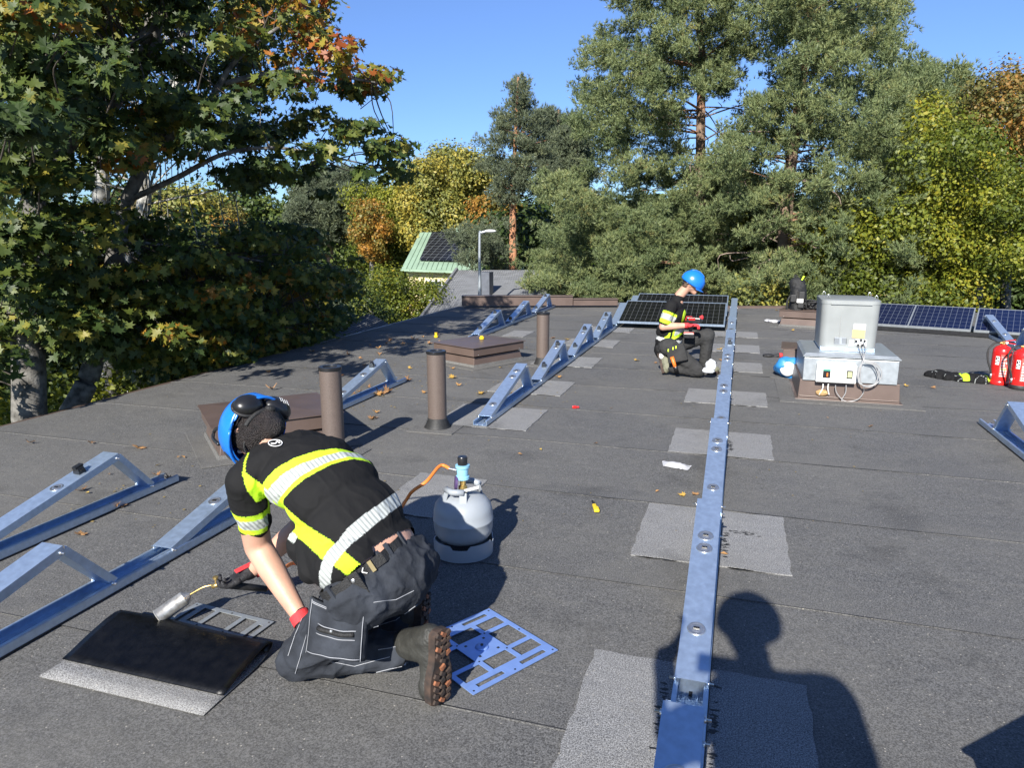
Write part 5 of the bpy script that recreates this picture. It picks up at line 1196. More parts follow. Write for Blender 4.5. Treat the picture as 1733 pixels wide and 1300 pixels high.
# flowers / cap on far hatch
f0 = Vector(h1.location) + Vector((.02, .05, .285)); m = MB(); m.lathe([(.03, 0), (.032, .02), (.02, .03), (.02, .04)], tuple(f0 - UZ * .02), 14); tag(m.build('tape_roll', M['yellow'], auto=True), 'little yellow tape roll left on the small square hatch', 'tape')
m = MB(); f1 = on_z(738, 571); m.lathe([(.03, 0), (.035, .025), (.02, .03), (.02, .07), (.026, .075)], tuple(f1), 14); tag(m.build('spray_cap', M['yellow'], auto=True), 'small yellow cap standing among leaves near the shadowed left verge', 'cap')

# ------------------------------------------------------------ leaves
def maple_outline():
    half = [(0, -.02), (.10, -.06), (.30, -.22), (.28, -.02), (.62, -.02), (.42, .14), (.60, .34), (.36, .30), (.22, .34), (.20, .56), (.10, .52), (0, .88)]
    left = [(-x, y) for x, y in half[1:-1]][::-1]
    P = half + left; P = [(x, y - .25) for x, y in P]
    return P
def maple_leaf_mesh(name, mt, curl, tint):
    P = maple_outline(); n = len(P)
    vs = [(0, 0, 0)] + [(x, y, curl * (x * x * 1.4 + y * y * .6) + .04 * math.sin(9 * x + 5 * y)) for x, y in P]
    vs += [(.012, -.27, 0), (-.012, -.27, 0), (.0, -.62, -.10 + curl * .4)]
    fs = [(0, i + 1, (i + 1) % n + 1) for i in range(n)] + [(n + 1, n + 2, n + 3)]
    me = bpy.data.meshes.new(name); me.from_pydata(vs, [], fs); me.materials.append(mt); a = me.attributes.new('tint', 'FLOAT', 'FACE'); a.data.foreach_set('value', [tint] * len(fs)); me.update(); return me
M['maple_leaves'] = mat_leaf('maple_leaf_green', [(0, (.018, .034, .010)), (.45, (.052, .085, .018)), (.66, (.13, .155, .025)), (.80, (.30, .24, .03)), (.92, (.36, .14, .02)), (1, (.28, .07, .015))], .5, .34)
M['dry_leaf'] = mat_leaf('dry_leaf', [(0, (.16, .09, .045)), (.4, (.33, .18, .08)), (.75, (.42, .23, .06)), (1, (.50, .36, .06))], .6, .1)
M['needles'] = mat_leaf('pine_needles', [(0, (.10, .14, .062)), (.45, (.175, .22, .095)), (.85, (.27, .30, .12)), (1, (.34, .29, .11))], .5, .28)
M['needles_blue'] = mat_leaf('pine_needles_dark', [(0, (.09, .11, .07)), (.6, (.14, .17, .10)), (1, (.22, .24, .12))], .5, .25)
M['yg_leaves'] = mat_leaf('yellow_green_leaves', [(0, (.05, .075, .012)), (.5, (.13, .16, .018)), (.85, (.25, .25, .022)), (1, (.36, .28, .03))], .5, .3)
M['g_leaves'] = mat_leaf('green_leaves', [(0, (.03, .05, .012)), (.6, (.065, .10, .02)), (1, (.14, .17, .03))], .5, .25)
M['y_leaves'] = mat_leaf('yellow_leaves', [(0, (.10, .12, .03)), (.5, (.23, .235, .055)), (1, (.42, .33, .05))], .5, .3)
M['o_leaves'] = mat_leaf('orange_leaves', [(0, (.12, .11, .025)), (.35, (.19, .17, .035)), (.6, (.32, .18, .035)), (1, (.44, .20, .03))], .5, .3)
M['ob_leaves'] = mat_leaf('muted_orange_leaves', [(0, (.09, .10, .03)), (.4, (.17, .15, .04)), (.75, (.29, .16, .04)), (1, (.38, .18, .035))], .5, .3)
M['t_leaves'] = mat_leaf('tan_birch_leaves', [(0, (.07, .065, .03)), (.5, (.19, .15, .06)), (1, (.30, .22, .08))], .6, .25)

def cloud(name, ctr, nrm, size, tv, tf, mt, tint, parent=None, spin=None):
    """many small leaves: one mesh made of N copies of the little leaf (tv, tf)"""
    N = len(ctr); tv = np.asarray(tv, float); tf = np.asarray(tf); K = len(tv)
    n = nrm / np.maximum(np.linalg.norm(nrm, axis=1, keepdims=True), 1e-6)
    ref = NR.normal(size=(N, 3)) if spin is None else spin
    x = np.cross(ref, n); x /= np.maximum(np.linalg.norm(x, axis=1, keepdims=True), 1e-6); y = np.cross(n, x)
    V = (ctr[:, None, :] + size[:, None, None] * (x[:, None, :] * tv[None, :, 0:1] + y[:, None, :] * tv[None, :, 1:2] + n[:, None, :] * tv[None, :, 2:3])).reshape(-1, 3)
    if parent is not None: V = V - np.array(wloc(parent))
    Fc = (tf[None, :, :] + (np.arange(N) * K)[:, None, None]).reshape(-1, 3)
    me = bpy.data.meshes.new(name); me.vertices.add(len(V)); me.vertices.foreach_set('co', V.ravel().astype(np.float32))
    nf = len(Fc); me.loops.add(nf * 3); me.loops.foreach_set('vertex_index', Fc.ravel().astype(np.int32))
    me.polygons.add(nf); me.polygons.foreach_set('loop_start', (np.arange(nf) * 3).astype(np.int32)); me.polygons.foreach_set('loop_total', np.full(nf, 3, np.int32))
    me.update(calc_edges=True); a = me.attributes.new('tint', 'FLOAT', 'FACE'); a.data.foreach_set('value', np.repeat(np.clip(tint, 0, 1), len(tf)).astype(np.float32))
    me.materials.append(mt); o = link(name, me, parent); return o
# templates
MP = maple_outline(); MLV = [(0, 0, 0)] + [(x, y, .35 * x * x + .2 * y * y) for x, y in MP]; MLF = [(0, i + 1, (i + 1) % len(MP) + 1) for i in range(len(MP))]
LV = [(0, -.5, 0), (.32, -.05, .06), (0, .5, 0), (-.32, -.05, .06)]; LF = [(0, 1, 2), (0, 2, 3)]
def tuft(nb=6, w=.10):
    vs, fs = [], []; rr = random.Random(3)
    for i in range(nb):
        a = 2 * math.pi * i / nb + rr.uniform(-.3, .3); t = rr.uniform(.35, 1.15) if i else .1
        d = Vector((math.sin(t) * math.cos(a), math.sin(t) * math.sin(a), math.cos(t))); s = Vector((-math.sin(a), math.cos(a), rr.uniform(-.5, .5))).normalized() * w
        b = -d * .12; k = len(vs); vs += [tuple(b + s), tuple(b - s), tuple(d)]; fs.append((k, k + 1, k + 2))
    return vs, fs
TV, TF = tuft()
def pinp(P): 
    xs = [p[0] for p in P]; ys = [p[1] for p in P]
    while True:
        q = (R.uniform(min(xs), max(xs)), R.uniform(min(ys), max(ys)))
        if inpoly(q, P): return q
def clumps(P, n, D0, D1, r0, r1, flat=.6, mind=0.):
    out = []; tries = 0
    while len(out) < n and tries < n * 30:
        tries += 1; q = pinp(P); D = R.uniform(D0, D1); c = far(q[0], q[1], D); r = R.uniform(r0, r1)
        if mind and any((c - o[0]).length < mind for o in out): continue
        out.append((c, r, r * flat, R.random()))
    return out
def leaf_points(cl, per, up=.5, shell=.55, jit=.55):
    C_, N_, T_ = [], [], []
    for c, r, rz_, t in cl:
        n = max(3, int(per * (r / .5) ** 2)); d = NR.normal(size=(n, 3)); d /= np.linalg.norm(d, axis=1, keepdims=True)
        rad = (shell + (1 - shell) * NR.random(n) ** .5)[:, None] * (1 + jit * NR.normal(size=(n, 1)) * .5)
        C_.append(np.array(c) + d * rad * np.array([r, r, rz_])); nn = d + NR.normal(size=(n, 3)) * .45; nn[:, 2] += up; N_.append(nn)
        T_.append(np.clip(t * .6 + NR.random(n) * .5 - .05, 0, 1))
    return np.concatenate(C_), np.concatenate(N_), np.concatenate(T_)
def limbs(m, tp, cl, frac, r0, droop=.0, seed=0, maxn=60):
    """limbs from the trunk line tp to clump centres"""
    rr = random.Random(seed); sel = [c for c in cl if rr.random() < frac][:maxn]
    for c, r, rz_, t in sel:
        c = Vector(c); best = min(tp, key=lambda p: (p - c).length + max(0, p.z - c.z + .2) * 1.5)
        L0 = (c - best).length
        if L0 < .2 or L0 > 3.2: continue
        mid = best.lerp(c, .5) + Vector((rr.uniform(-.1, .1), rr.uniform(-.1, .1), droop)) * L0 * .3
        ra = r0 * min(1, .3 + L0 * .12); m.tube(smooth_path([best, best.lerp(mid, .6) + UZ * .02, mid, c], 3), [ra * (1 - .85 * i / 9) for i in range(10)], 6, False)
def dense(path, n=8):
    P = smooth_path(path, n); return P
def tree(label, cat, group, base, trunk, r0, r1, cl, per, mt, size, bark, kind='leaf', name='tree', frac=.3, lr=.05, up=.5, seed=0, flat_n=None, droop=0, crownname='crown', low=None, shell=.55):
    t = thing(name, label, cat, tuple(base), group); tp = dense(trunk); n = len(tp)
    m = MB(); m.tube(tp, [r0 + (r1 - r0) * (i / (n - 1)) for i in range(n)], 12); limbs(m, tp, cl, frac, lr, droop, seed)
    m.build('trunk', bark, t, smooth=True)
    if low: 
        k = max(2, int(n * low)); m = MB(); m.tube(tp[:k], [1.02 * (r0 + (r1 - r0) * (i / (n - 1))) for i in range(k)], 12); m.build('lower_bark', M['bark_low'], t, smooth=True)
    if kind == 'pine':
        sub = []; rs_ = random.Random(seed + 77)
        for cc_, r, rz_, tt in cl:
            for _ in range(max(3, int(13 * (r / .5) ** 1.6))):
                a = rs_.uniform(0, 6.28); rr_ = r * rs_.uniform(.25, 1.05); q = Vector(cc_) + Vector((math.cos(a) * rr_, math.sin(a) * rr_, rz_ * rs_.uniform(-.8, 1.0))); sr = rs_.uniform(.10, .21) * (size / .105)
                sub.append((q, sr, sr * .8, min(1, max(0, tt * .45 + rs_.random() * .55))))
        c, nn, ti = leaf_points(sub, per, up, .35)
    else: c, nn, ti = leaf_points(cl, per, up, shell)
    s = size * (.7 + .6 * NR.random(len(c)))
    tv, tf = (TV, TF) if kind == 'pine' else (LV, LF)
    o = cloud(crownname, c, nn, s, tv, tf, mt, ti, t); o['kind'] = 'stuff'
    return t
GZ = -4.2
def base_of(px, D): p = far(px, 600, D); return Vector((p.x, p.y, GZ))
def path_px(L, D): return [far(x, y, D) if len(q) == 2 else far(x, y, q[2]) for q in L for x, y in [q[:2]]]

# -- the two tall pines
P1 = [(1030, 60), (1055, -130), (1200, -160), (1262, -40), (1262, 130), (1215, 180), (1235, 320), (1225, 430), (1180, 505), (880, 505), (875, 485), (935, 400), (930, 330), (965, 275), (985, 200), (985, 120)]
P1gap = [(1150, 160), (1240, 140), (1240, 260), (1160, 250)]
cl = [c for c in clumps(P1, 300, 20, 26, .30, .74, .62, .56)]
def inview_px(c, P):
    v = Vector(c) - Vector((0, 0, H)); r = v.x * math.cos(YAW) + v.y * math.sin(YAW); f = -v.x * math.sin(YAW) + v.y * math.cos(YAW); ff = f * math.cos(PITCH) - v.z * math.sin(PITCH); uu = f * math.sin(PITCH) + v.z * math.cos(PITCH)
    return inpoly((CX + F * r / ff, CY - F * uu / ff), P)
def drop_px(cl, P):
    out = []
    for c in cl:
        v = c[0] - Vector((0, 0, H)); r = v.x * math.cos(YAW) + v.y * math.sin(YAW); f = -v.x * math.sin(YAW) + v.y * math.cos(YAW); ff = f * math.cos(PITCH) - v.z * math.sin(PITCH); uu = f * math.sin(PITCH) + v.z * math.cos(PITCH)
        if not inpoly((CX + F * r / ff, CY - F * uu / ff), P): out.append(c)
    return out
cl = drop_px(cl, P1gap); b = base_of(1195, 23)
tree('left of the two tall pines, its trunk rising behind the blue hard hat', 'pine tree', 'pines beyond the roof', b, [b] + path_px([(1190, 470), (1183, 400), (1185, 300), (1186, 200), (1187, 90), (1180, 0), (1178, -120)], 23), .20, .08, cl, 250, M['needles'], .105, M['bark_pine'], 'pine', 'pine_tree', .4, .06, .7, 1, low=.6)
P2 = [(1300, -160), (1470, -150), (1500, 0), (1530, 35), (1500, 60), (1545, 90), (1490, 130), (1520, 200), (1530, 260), (1560, 330), (1580, 400), (1560, 460), (1530, 510), (1230, 512), (1215, 470), (1300, 430), (1240, 380), (1225, 300), (1215, 230), (1300, 160), (1285, 50)]
cl = clumps(P2, 300, 18, 24, .30, .70, .62, .54); cl = drop_px(cl, [(1310, 310), (1345, 310), (1340, 440), (1300, 440)]); b = base_of(1322, 20.5)
tree('right of the two tall pines, leaning trunk above the backpack', 'pine tree', 'pines beyond the roof', b, [b] + path_px([(1324, 500), (1328, 400), (1336, 300), (1350, 190), (1362, 90), (1370, 0), (1376, -130)], 20.5), .20, .08, cl, 250, M['needles'], .10, M['bark_pine'], 'pine', 'pine_tree', .4, .06, .7, 2, low=.55)
for tp_, ob_, sd in ((path_px([(1188, 430), (1185, 300), (1186, 200), (1187, 90)], 23), 'a', 31), (path_px([(1328, 430), (1336, 300), (1350, 190), (1362, 90)], 20.5), 'b', 32)):
    par = [o for o in bpy.data.objects if o.name.startswith('pine_tree')][0 if ob_ == 'a' else 1]; rr = random.Random(sd); P_ = smooth_path(tp_, 12); m = MB()
    for _ in range(36):
        p = rr.choice(P_); a = rr.uniform(0, 6.3); L0 = rr.uniform(.5, 2.0); d = Vector((math.cos(a), math.sin(a) * .8 - .3, rr.uniform(-.35, .3))); q = p + d * L0; e = q + Vector((rr.uniform(-.3, .3), rr.uniform(-.3, .3), rr.uniform(-.5, .2)))
        m.tube(smooth_path([p, p.lerp(q, .6) + UZ * .05, q, e], 3), [.022 * (1 - i / 11) + .004 for i in range(10)], 5, False)
    m.build('dead_twigs', M['bark_grey2'], par, smooth=True, kind='stuff')
# -- small pine by the street
P3 = [(878, 120), (895, 160), (905, 200), (935, 232), (912, 250), (950, 300), (935, 335), (880, 320), (862, 345), (835, 330), (850, 290), (805, 285), (845, 262), (800, 232), (845, 225), (822, 172), (860, 185)]
cl = clumps(P3, 150, 27.8, 30.2, .2, .42, .5, .24) + clumps([(748, 398), (800, 372), (858, 365), (862, 420), (850, 470), (800, 500), (765, 470), (790, 420)], 26, 26.5, 29, .3, .5, .55, .4)
b = base_of(868, 29)
tree('slender pine with a bare orange trunk standing beside the street lamp', 'pine tree', None, b, [b] + path_px([(868, 480), (868, 400), (868, 315), (872, 240), (877, 130)], 29), .21, .04, cl, 130, M['needles_blue'], .12, M['bark_orange'], 'pine', 'pine_tree', .5, .04, .6, 3)
cl = clumps([(908, 215), (945, 180), (985, 212), (1000, 300), (960, 330), (915, 320), (925, 260)], 45, 44, 48, .5, .9, .6, .5); b = base_of(945, 46)
tree('small distant pine top between the slender pine and the tall ones', 'pine tree', None, b, [b] + path_px([(945, 300), (945, 185)], 46), .2, .05, cl, 60, M['needles_blue'], .2, M['bark_pine'], 'pine', 'pine_tree', .3, .05)
cl = clumps([(518, 320), (540, 298), (585, 298), (605, 330), (600, 400), (520, 410), (505, 360)], 60, 52, 58, .7, 1.2, .7, .6); b = base_of(560, 55)
tree('round topped dark pine beyond the tip of the big maple branch', 'pine tree', None, b, [b] + path_px([(560, 380), (560, 310)], 55), .3, .1, cl, 50, M['needles_blue'], .24, M['bark_pine'], 'pine', 'pine_tree', .2, .05)
cl = clumps([(1500, 130), (1560, 118), (1625, 150), (1640, 230), (1640, 330), (1490, 330)], 70, 28, 33, .6, 1.0, .7, .6); b = base_of(1560, 31)
tree('pine top showing behind the yellow green tree at the right', 'pine tree', None, b, [b] + path_px([(1560, 330), (1562, 130)], 31), .25, .06, cl, 110, M['needles'], .15, M['bark_pine'], 'pine', 'pine_tree', .2, .05)
# -- broadleaf trees
def broad(label, P, n, D0, D1, r0, r1, per, mk, size, px, base_y=600, group=None, bark='bark_grey', seed=5, tr=.16, name='tree', mind=.5, top=None, cat='tree', shell=.5):
    cl = clumps(P, n, D0, D1, r0, r1, .8, mind); D = (D0 + D1) / 2; b = base_of(px, D + .3); ty = min(p[1] for p in P) + 30; my = max(p[1] for p in P)
    return tree(label, cat, group, b, [b] + path_px([(px, my - 10), (px + 6, (my + ty) / 2), (px, ty)], D + .3), tr, .05, cl, per, M[mk], size, M[bark], 'leaf', name, .35, .05, .3, seed, shell=shell)
broad('large yellow green tree filling the right side behind the solar panels', [(1540, 235), (1565, 190), (1610, 200), (1650, 225), (1700, 270), (1735, 300), (1800, 320), (1800, 440), (1690, 450), (1640, 480), (1600, 560), (1360, 560), (1350, 440), (1400, 360), (1560, 330)], 230, 18.5, 26, .3, .8, 430, 'yg_leaves', .088, 1650, seed=8, tr=.2)
broad('orange and brown maple at the top right corner', [(1640, 190), (1660, 140), (1700, 128), (1740, 140), (1790, 200), (1790, 300), (1640, 290)], 52, 25, 29, .3, .8, 300, 'ob_leaves', .11, 1710, seed=9)
broad('dark green tree behind the gap between the two tall pines', [(1195, 340), (1250, 300), (1340, 330), (1350, 520), (1180, 520)], 90, 26, 31, .4, .9, 240, 'yg_leaves', .12, 1265, seed=10)
broad('yellow tinged tree between the tall pines', [(1230, 330), (1300, 320), (1310, 420), (1230, 430)], 26, 25, 27, .4, .7, 120, 'yg_leaves', .16, 1270, seed=11)
broad('low bright yellow shrub at the far roof edge left of the backpack', [(1245, 490), (1300, 480), (1335, 490), (1335, 530), (1245, 530)], 26, 18.6, 20, .25, .45, 230, 'y_leaves', .10, 1290, seed=12, tr=.05, name='shrub', cat='shrub')
broad('dark green tree behind the backpack and roof fan', [(1330, 420), (1420, 400), (1560, 430), (1620, 480), (1620, 560), (1330, 540)], 90, 24, 28, .4, .9, 260, 'g_leaves', .11, 1450, seed=13)
broad('tall yellow birch left of the slender pine', [(700, 285), (740, 262), (800, 262), (825, 290), (815, 380), (790, 395), (700, 395), (665, 330)], 90, 44, 50, .6, 1.3, 150, 'y_leaves', .19, 745, seed=14)
broad('orange maple glowing behind the green roofed house', [(800, 340), (845, 322), (870, 340), (865, 380), (800, 385)], 30, 40, 43, .3, .7, 190, 'o_leaves', .16, 835, seed=15)
broad('orange tree beyond the tip of the maple branch', [(600, 350), (640, 345), (660, 380), (655, 440), (610, 430)], 34, 42, 46, .3, .7, 200, 'o_leaves', .16, 630, seed=16)
broad('green leafed tree left of the green roof', [(600, 330), (650, 310), (700, 330), (700, 440), (640, 480), (600, 450)], 60, 47, 52, .5, 1.2, 170, 'yg_leaves', .18, 665, seed=17)
broad('yellow birch in the middle of the left woods', [(275, 340), (320, 330), (370, 345), (400, 420), (270, 430)], 50, 58, 64, .8, 1.4, 70, 'y_leaves', .34, 330, seed=18)
broad('tan leafed birch behind the maple trunk', [(240, 335), (300, 340), (310, 430), (220, 430)], 40, 64, 70, .9, 1.5, 60, 't_leaves', .36, 265, seed=19)
broad('grey green tree in the left woods', [(380, 350), (430, 345), (500, 355), (530, 430), (380, 440)], 55, 60, 66, .9, 1.4, 70, 'g_leaves', .36, 450, seed=20)
broad('small orange tree seen through the maple leaves', [(365, 372), (395, 358), (405, 400), (370, 410)], 16, 45, 47, .4, .7, 150, 'o_leaves', .17, 383, seed=21)
broad('conical green thuja hedge tree left of the grey tiled roof', [(612, 505), (625, 480), (650, 462), (700, 482), (742, 480), (740, 500), (718, 548), (620, 560)], 90, 23, 26, .3, .6, 230, 'yg_leaves', .09, 670, seed=22, tr=.08, name='hedge', cat='hedge')
broad('blue green bush at the foot of the thuja hedge', [(600, 505), (640, 500), (660, 550), (600, 560)], 22, 19, 21, .25, .45, 200, 'g_leaves', .09, 630, seed=23, tr=.05, name='shrub', cat='shrub')
broad('sunlit green bush below the maple at the left verge', [(60, 650), (200, 640), (360, 610), (400, 640), (200, 700), (0, 730), (-40, 690)], 60, 11.5, 13.5, .3, .5, 150, 'yg_leaves', .09, 190, seed=24, tr=.04, name='shrub', cat='shrub')
broad('dark bush behind the maple trunks', [(-120, 400), (300, 400), (560, 470), (560, 600), (300, 660), (-120, 740)], 200, 14.5, 19, .5, .9, 110, 'g_leaves', .14, 100, seed=25, tr=.1, name='shrub', cat='shrub')
# woods beyond, one mass
cl = []
for k in range(520):
    px = R.uniform(-500, 2300); D = R.uniform(72, 120); t = (326 if px < 760 else 350) + 12 * math.sin(px * .02) + 10 * math.sin(px * .051 + 1)
    cl.append((far(px, R.uniform(t, 470), D), R.uniform(1.4, 2.8), R.uniform(1.4, 2.6), R.random()))
c, nn, ti = leaf_points(cl, 9, .4, .6); o = cloud('woods', c, nn, .75 * (.7 + .6 * NR.random(len(c))), LV, LF, M['g_leaves'], ti); o['kind'] = 'stuff'; o['label'] = 'mixed woods closing the horizon behind the houses and trees'; o['category'] = 'woods'
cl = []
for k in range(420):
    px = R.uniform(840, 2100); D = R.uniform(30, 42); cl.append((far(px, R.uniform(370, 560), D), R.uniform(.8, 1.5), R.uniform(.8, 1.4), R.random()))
c, nn, ti = leaf_points(cl, 45, .4, .6); o = cloud('undergrowth', c, nn, .26 * (.7 + .6 * NR.random(len(c))), LV, LF, M['g_leaves'], ti * .6); o['kind'] = 'stuff'; o['label'] = 'dark undergrowth beneath the tall pines and right hand trees'; o['category'] = 'undergrowth'  # tint scaled down: shade under the trees put into the leaf colour

# -- the big maple beside the roof
def dedge(px): d = ray(px, 500); return 5.95 / max(.05, -d.x / math.hypot(d.x, d.y))
mp = thing('maple_tree', 'big maple at the left, dark leaves turning orange, one branch reaching over the roof', 'maple tree', tuple(base_of(45, 9.2)))
B = {}
def br(pts, r0, r1):
    P = smooth_path([far(x, y, d) for x, y, d in pts], 7); n = len(P); return P, [r0 + (r1 - r0) * i / (n - 1) for i in range(n)]
b0 = base_of(45, 9.2)
brs = []
P, r_ = br([(50, 705, 9.2), (48, 600, 9.2), (40, 520, 9.2), (62, 420, 9.3), (60, 330, 9.3), (110, 240, 9.3), (190, 170, 9.2), (250, 90, 9.2), (270, -60, 9.2)], .17, .08); P = [b0] + P; r_ = [.2] + r_; brs.append((P, r_))
for pts, a, b_ in [([(120, 700, 9.6), (150, 640, 9.6), (170, 560, 9.6), (195, 430, 9.6), (215, 340, 9.6), (260, 250, 9.5), (300, 180, 9.4)], .13, .05),
        ([(60, 330, 9.3), (10, 230, 9.1), (-30, 100, 9)], .10, .05), ([(110, 240, 9.3), (150, 130, 9), (240, 60, 8.8), (330, -30, 8.7)], .075, .03), ([(145, 130, 9.), (190, 100, 8.8), (262, 75, 8.7), (330, 60, 8.6)], .05, .012),
        ([(215, 340, 9.6), (300, 300, 9.3), (380, 260, 9.1), (470, 250, 9), (560, 265, 8.9), (650, 285, 8.9)], .036, .006), ([(260, 250, 9.5), (340, 190, 9.2), (400, 100, 9), (480, 40, 8.9)], .05, .015),
        ([(380, 140, 9.1), (480, 120, 9), (580, 130, 8.9), (640, 140, 8.9)], .03, .008), ([(62, 420, 9.3), (120, 395, 9.2), (230, 410, 9.5), (380, 430, 10.3), (500, 455, 11)], .04, .008), ([(195, 430, 9.6), (260, 480, 9.9), (360, 520, 10.6), (470, 555, 11.2)], .03, .006),
        ([(60, 300, 9.3), (80, 150, 9.4), (110, 20, 9.5), (120, -100, 9.6)], .06, .03), ([(60, 600, 9.2), (100, 640, 9.), (70, 690, 9.2)], .0, .0)]:
    if a > 0: brs.append(br(pts, a, b_))
allp = [p for P, _ in brs for p in P]
m = MB()
for P, r_ in brs: m.tube(P, r_, 12)
U1 = [(-70, -110), (560, -110), (585, -20), (610, 50), (640, 95), (665, 130), (640, 160), (560, 170), (620, 200), (670, 230), (690, 300), (600, 312), (545, 345), (470, 300), (420, 330), (380, 300), (300, 260), (200, 290), (100, 330), (-70, 360)]
L1 = [(-60, 360), (150, 350), (230, 370), (330, 410), (420, 380), (520, 390), (580, 430), (625, 470), (610, 500), (585, 530), (560, 575), (480, 612), (380, 640), (260, 650), (180, 600), (120, 640), (100, 560), (-30, 560), (-40, 680), (-60, 690)]
cl = []
def mclump(P, n, f0, f1, r0, r1, tfun):
    for _ in range(n):
        q = pinp(P); D = dedge(q[0]) * R.uniform(f0, f1); D = min(D, 13); r = R.uniform(r0, r1); cl.append((far(q[0], q[1], D), r, r * .38, tfun(q)))
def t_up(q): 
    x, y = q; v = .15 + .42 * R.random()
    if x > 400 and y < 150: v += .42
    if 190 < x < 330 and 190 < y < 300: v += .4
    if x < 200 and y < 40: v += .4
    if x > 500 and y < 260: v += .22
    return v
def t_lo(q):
    v = .28 + .38 * R.random()  # tint raised in the lower crown, sunlit tone put into the leaf colour
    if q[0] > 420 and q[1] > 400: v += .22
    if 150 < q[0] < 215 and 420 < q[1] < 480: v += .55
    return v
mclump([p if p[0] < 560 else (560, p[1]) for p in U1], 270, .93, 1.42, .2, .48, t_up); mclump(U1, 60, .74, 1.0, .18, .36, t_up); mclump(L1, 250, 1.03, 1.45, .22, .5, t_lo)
mclump([(200, 430), (400, 400), (600, 440), (600, 560), (520, 600), (300, 625)], 60, .96, 1.04, .16, .32, lambda q: .42 + .40 * R.random())  # front sprays tinted lighter, painting sun on the lower leaves
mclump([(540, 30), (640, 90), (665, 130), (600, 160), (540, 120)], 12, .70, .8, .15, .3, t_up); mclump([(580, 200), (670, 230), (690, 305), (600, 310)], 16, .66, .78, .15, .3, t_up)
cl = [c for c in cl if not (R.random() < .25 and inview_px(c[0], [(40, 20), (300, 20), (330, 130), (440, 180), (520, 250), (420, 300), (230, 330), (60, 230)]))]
lr_ = random.Random(4)
m.build('trunk', M['bark_grey'], mp, smooth=True); m = MB()
for c, r, rz_, t in cl:
    bs_ = sorted(allp, key=lambda p: (p - c).length)[:10]; best = bs_[lr_.randrange(10)]; L0 = (c - best).length
    if L0 > 1.4: best = c + Vector((-.5, .3, -.25)) * lr_.uniform(.6, 1.2); L0 = (c - best).length
    mid = best.lerp(c, .5) + Vector((lr_.uniform(-.15, .15), lr_.uniform(-.15, .15), lr_.uniform(-.05, .2))) * L0
    m.tube(smooth_path([best, mid, c], 4), [.004 + .012 * min(1, L0 / 2) * (1 - i / 8) for i in range(9)], 5, False)
m.build('twigs', M['twig'], mp, smooth=True, kind='stuff')
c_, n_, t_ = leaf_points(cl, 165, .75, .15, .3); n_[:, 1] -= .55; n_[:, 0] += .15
s_ = .098 * (.65 + .7 * NR.random(len(c_)))
d_ = np.linalg.norm(c_ - np.array([0, 0, H]), axis=1); vis = (d_ / s_); order = np.argsort(vis)
inview = []
for i in order:
    v = Vector(c_[i]) - Vector((0, 0, H)); r = v.x * math.cos(YAW) + v.y * math.sin(YAW); f = -v.x * math.sin(YAW) + v.y * math.cos(YAW)
    ff = f * math.cos(PITCH) - v.z * math.sin(PITCH); uu = f * math.sin(PITCH) + v.z * math.cos(PITCH); X_, Y_ = CX + F * r / ff, CY - F * uu / ff
    if 0 < X_ < 700 and 0 < Y_ < 700: inview.append(i)
    if len(inview) >= 300: break
single = set(inview); rest = np.array([i for i in range(len(c_)) if i not in single])
o = cloud('crown', c_[rest], n_[rest], s_[rest], MLV, MLF, M['maple_leaves'], t_[rest], mp); o['kind'] = 'stuff'
LM = {}
mo = wloc(mp)
for i in inview:
    k = int(min(9, t_[i] * 10))
    if k not in LM: LM[k] = maple_leaf_mesh('leaf', M['maple_leaves'], .35, k / 10 + .05)
    o = link('leaf', LM[k], mp, Vector(c_[i]) - mo); nn = Vector(n_[i]).normalized(); o.rotation_euler = nn.to_track_quat('Z', 'Y').to_euler(); o.scale = (s_[i],) * 3; o.rotation_euler.rotate_axis('Z', R.uniform(0, 6.28))
# birches behind the maple
for (pts, r0, r1, lb_) in [([(165, 200, 13), (175, 120, 13), (215, 0, 13), (240, -120, 13)], .13, .08, 'birch with a pale dark-marked stem behind the upper maple branches'), ([(225, 430, 12.5), (245, 330, 12.5), (235, 240, 12.5), (300, 150, 12.4), (310, 0, 12.4), (290, -100, 12.4)], .11, .06, 'thinner birch stem right of the first, half screened by maple leaves')]:
    b = base_of(pts[0][0] - 10, 13); t = thing('birch_tree', lb_, 'birch tree', tuple(b)); P = [b] + smooth_path([far(*q) for q in pts], 6); m = MB(); m.tube(P, [r0 + (r1 - r0) * i / (len(P) - 1) for i in range(len(P))], 12)
    for _ in range(60):
        p = R.choice(P[2:]); q = p + Vector((R.uniform(-1.3, 1.3), R.uniform(-1, 1), R.uniform(.1, .9))); e = q + Vector((R.uniform(-.3, .3), R.uniform(-.3, .3), -R.uniform(.6, 1.8))); m.tube(smooth_path([p, p.lerp(q, .6) + UZ * .1, q, e], 3), [.014 * (1 - i / 11) + .003 for i in range(10)], 4, False)
    m.build('trunk', M['bark_birch'], t, smooth=True)
    cb2 = [(Vector(R.choice(P[2:])) + Vector((R.uniform(-1.4, 1.4), R.uniform(-1, 1), R.uniform(-1.5, .8))), R.uniform(.2, .45), R.uniform(.4, .8), R.random()) for _ in range(60)]
    c, nn, ti = leaf_points(cb2, 70, .2, .2); o = cloud('crown', c, nn, .05 * (.7 + .6 * NR.random(len(c))), LV, LF, M['t_leaves'], ti, t); o['kind'] = 'stuff'
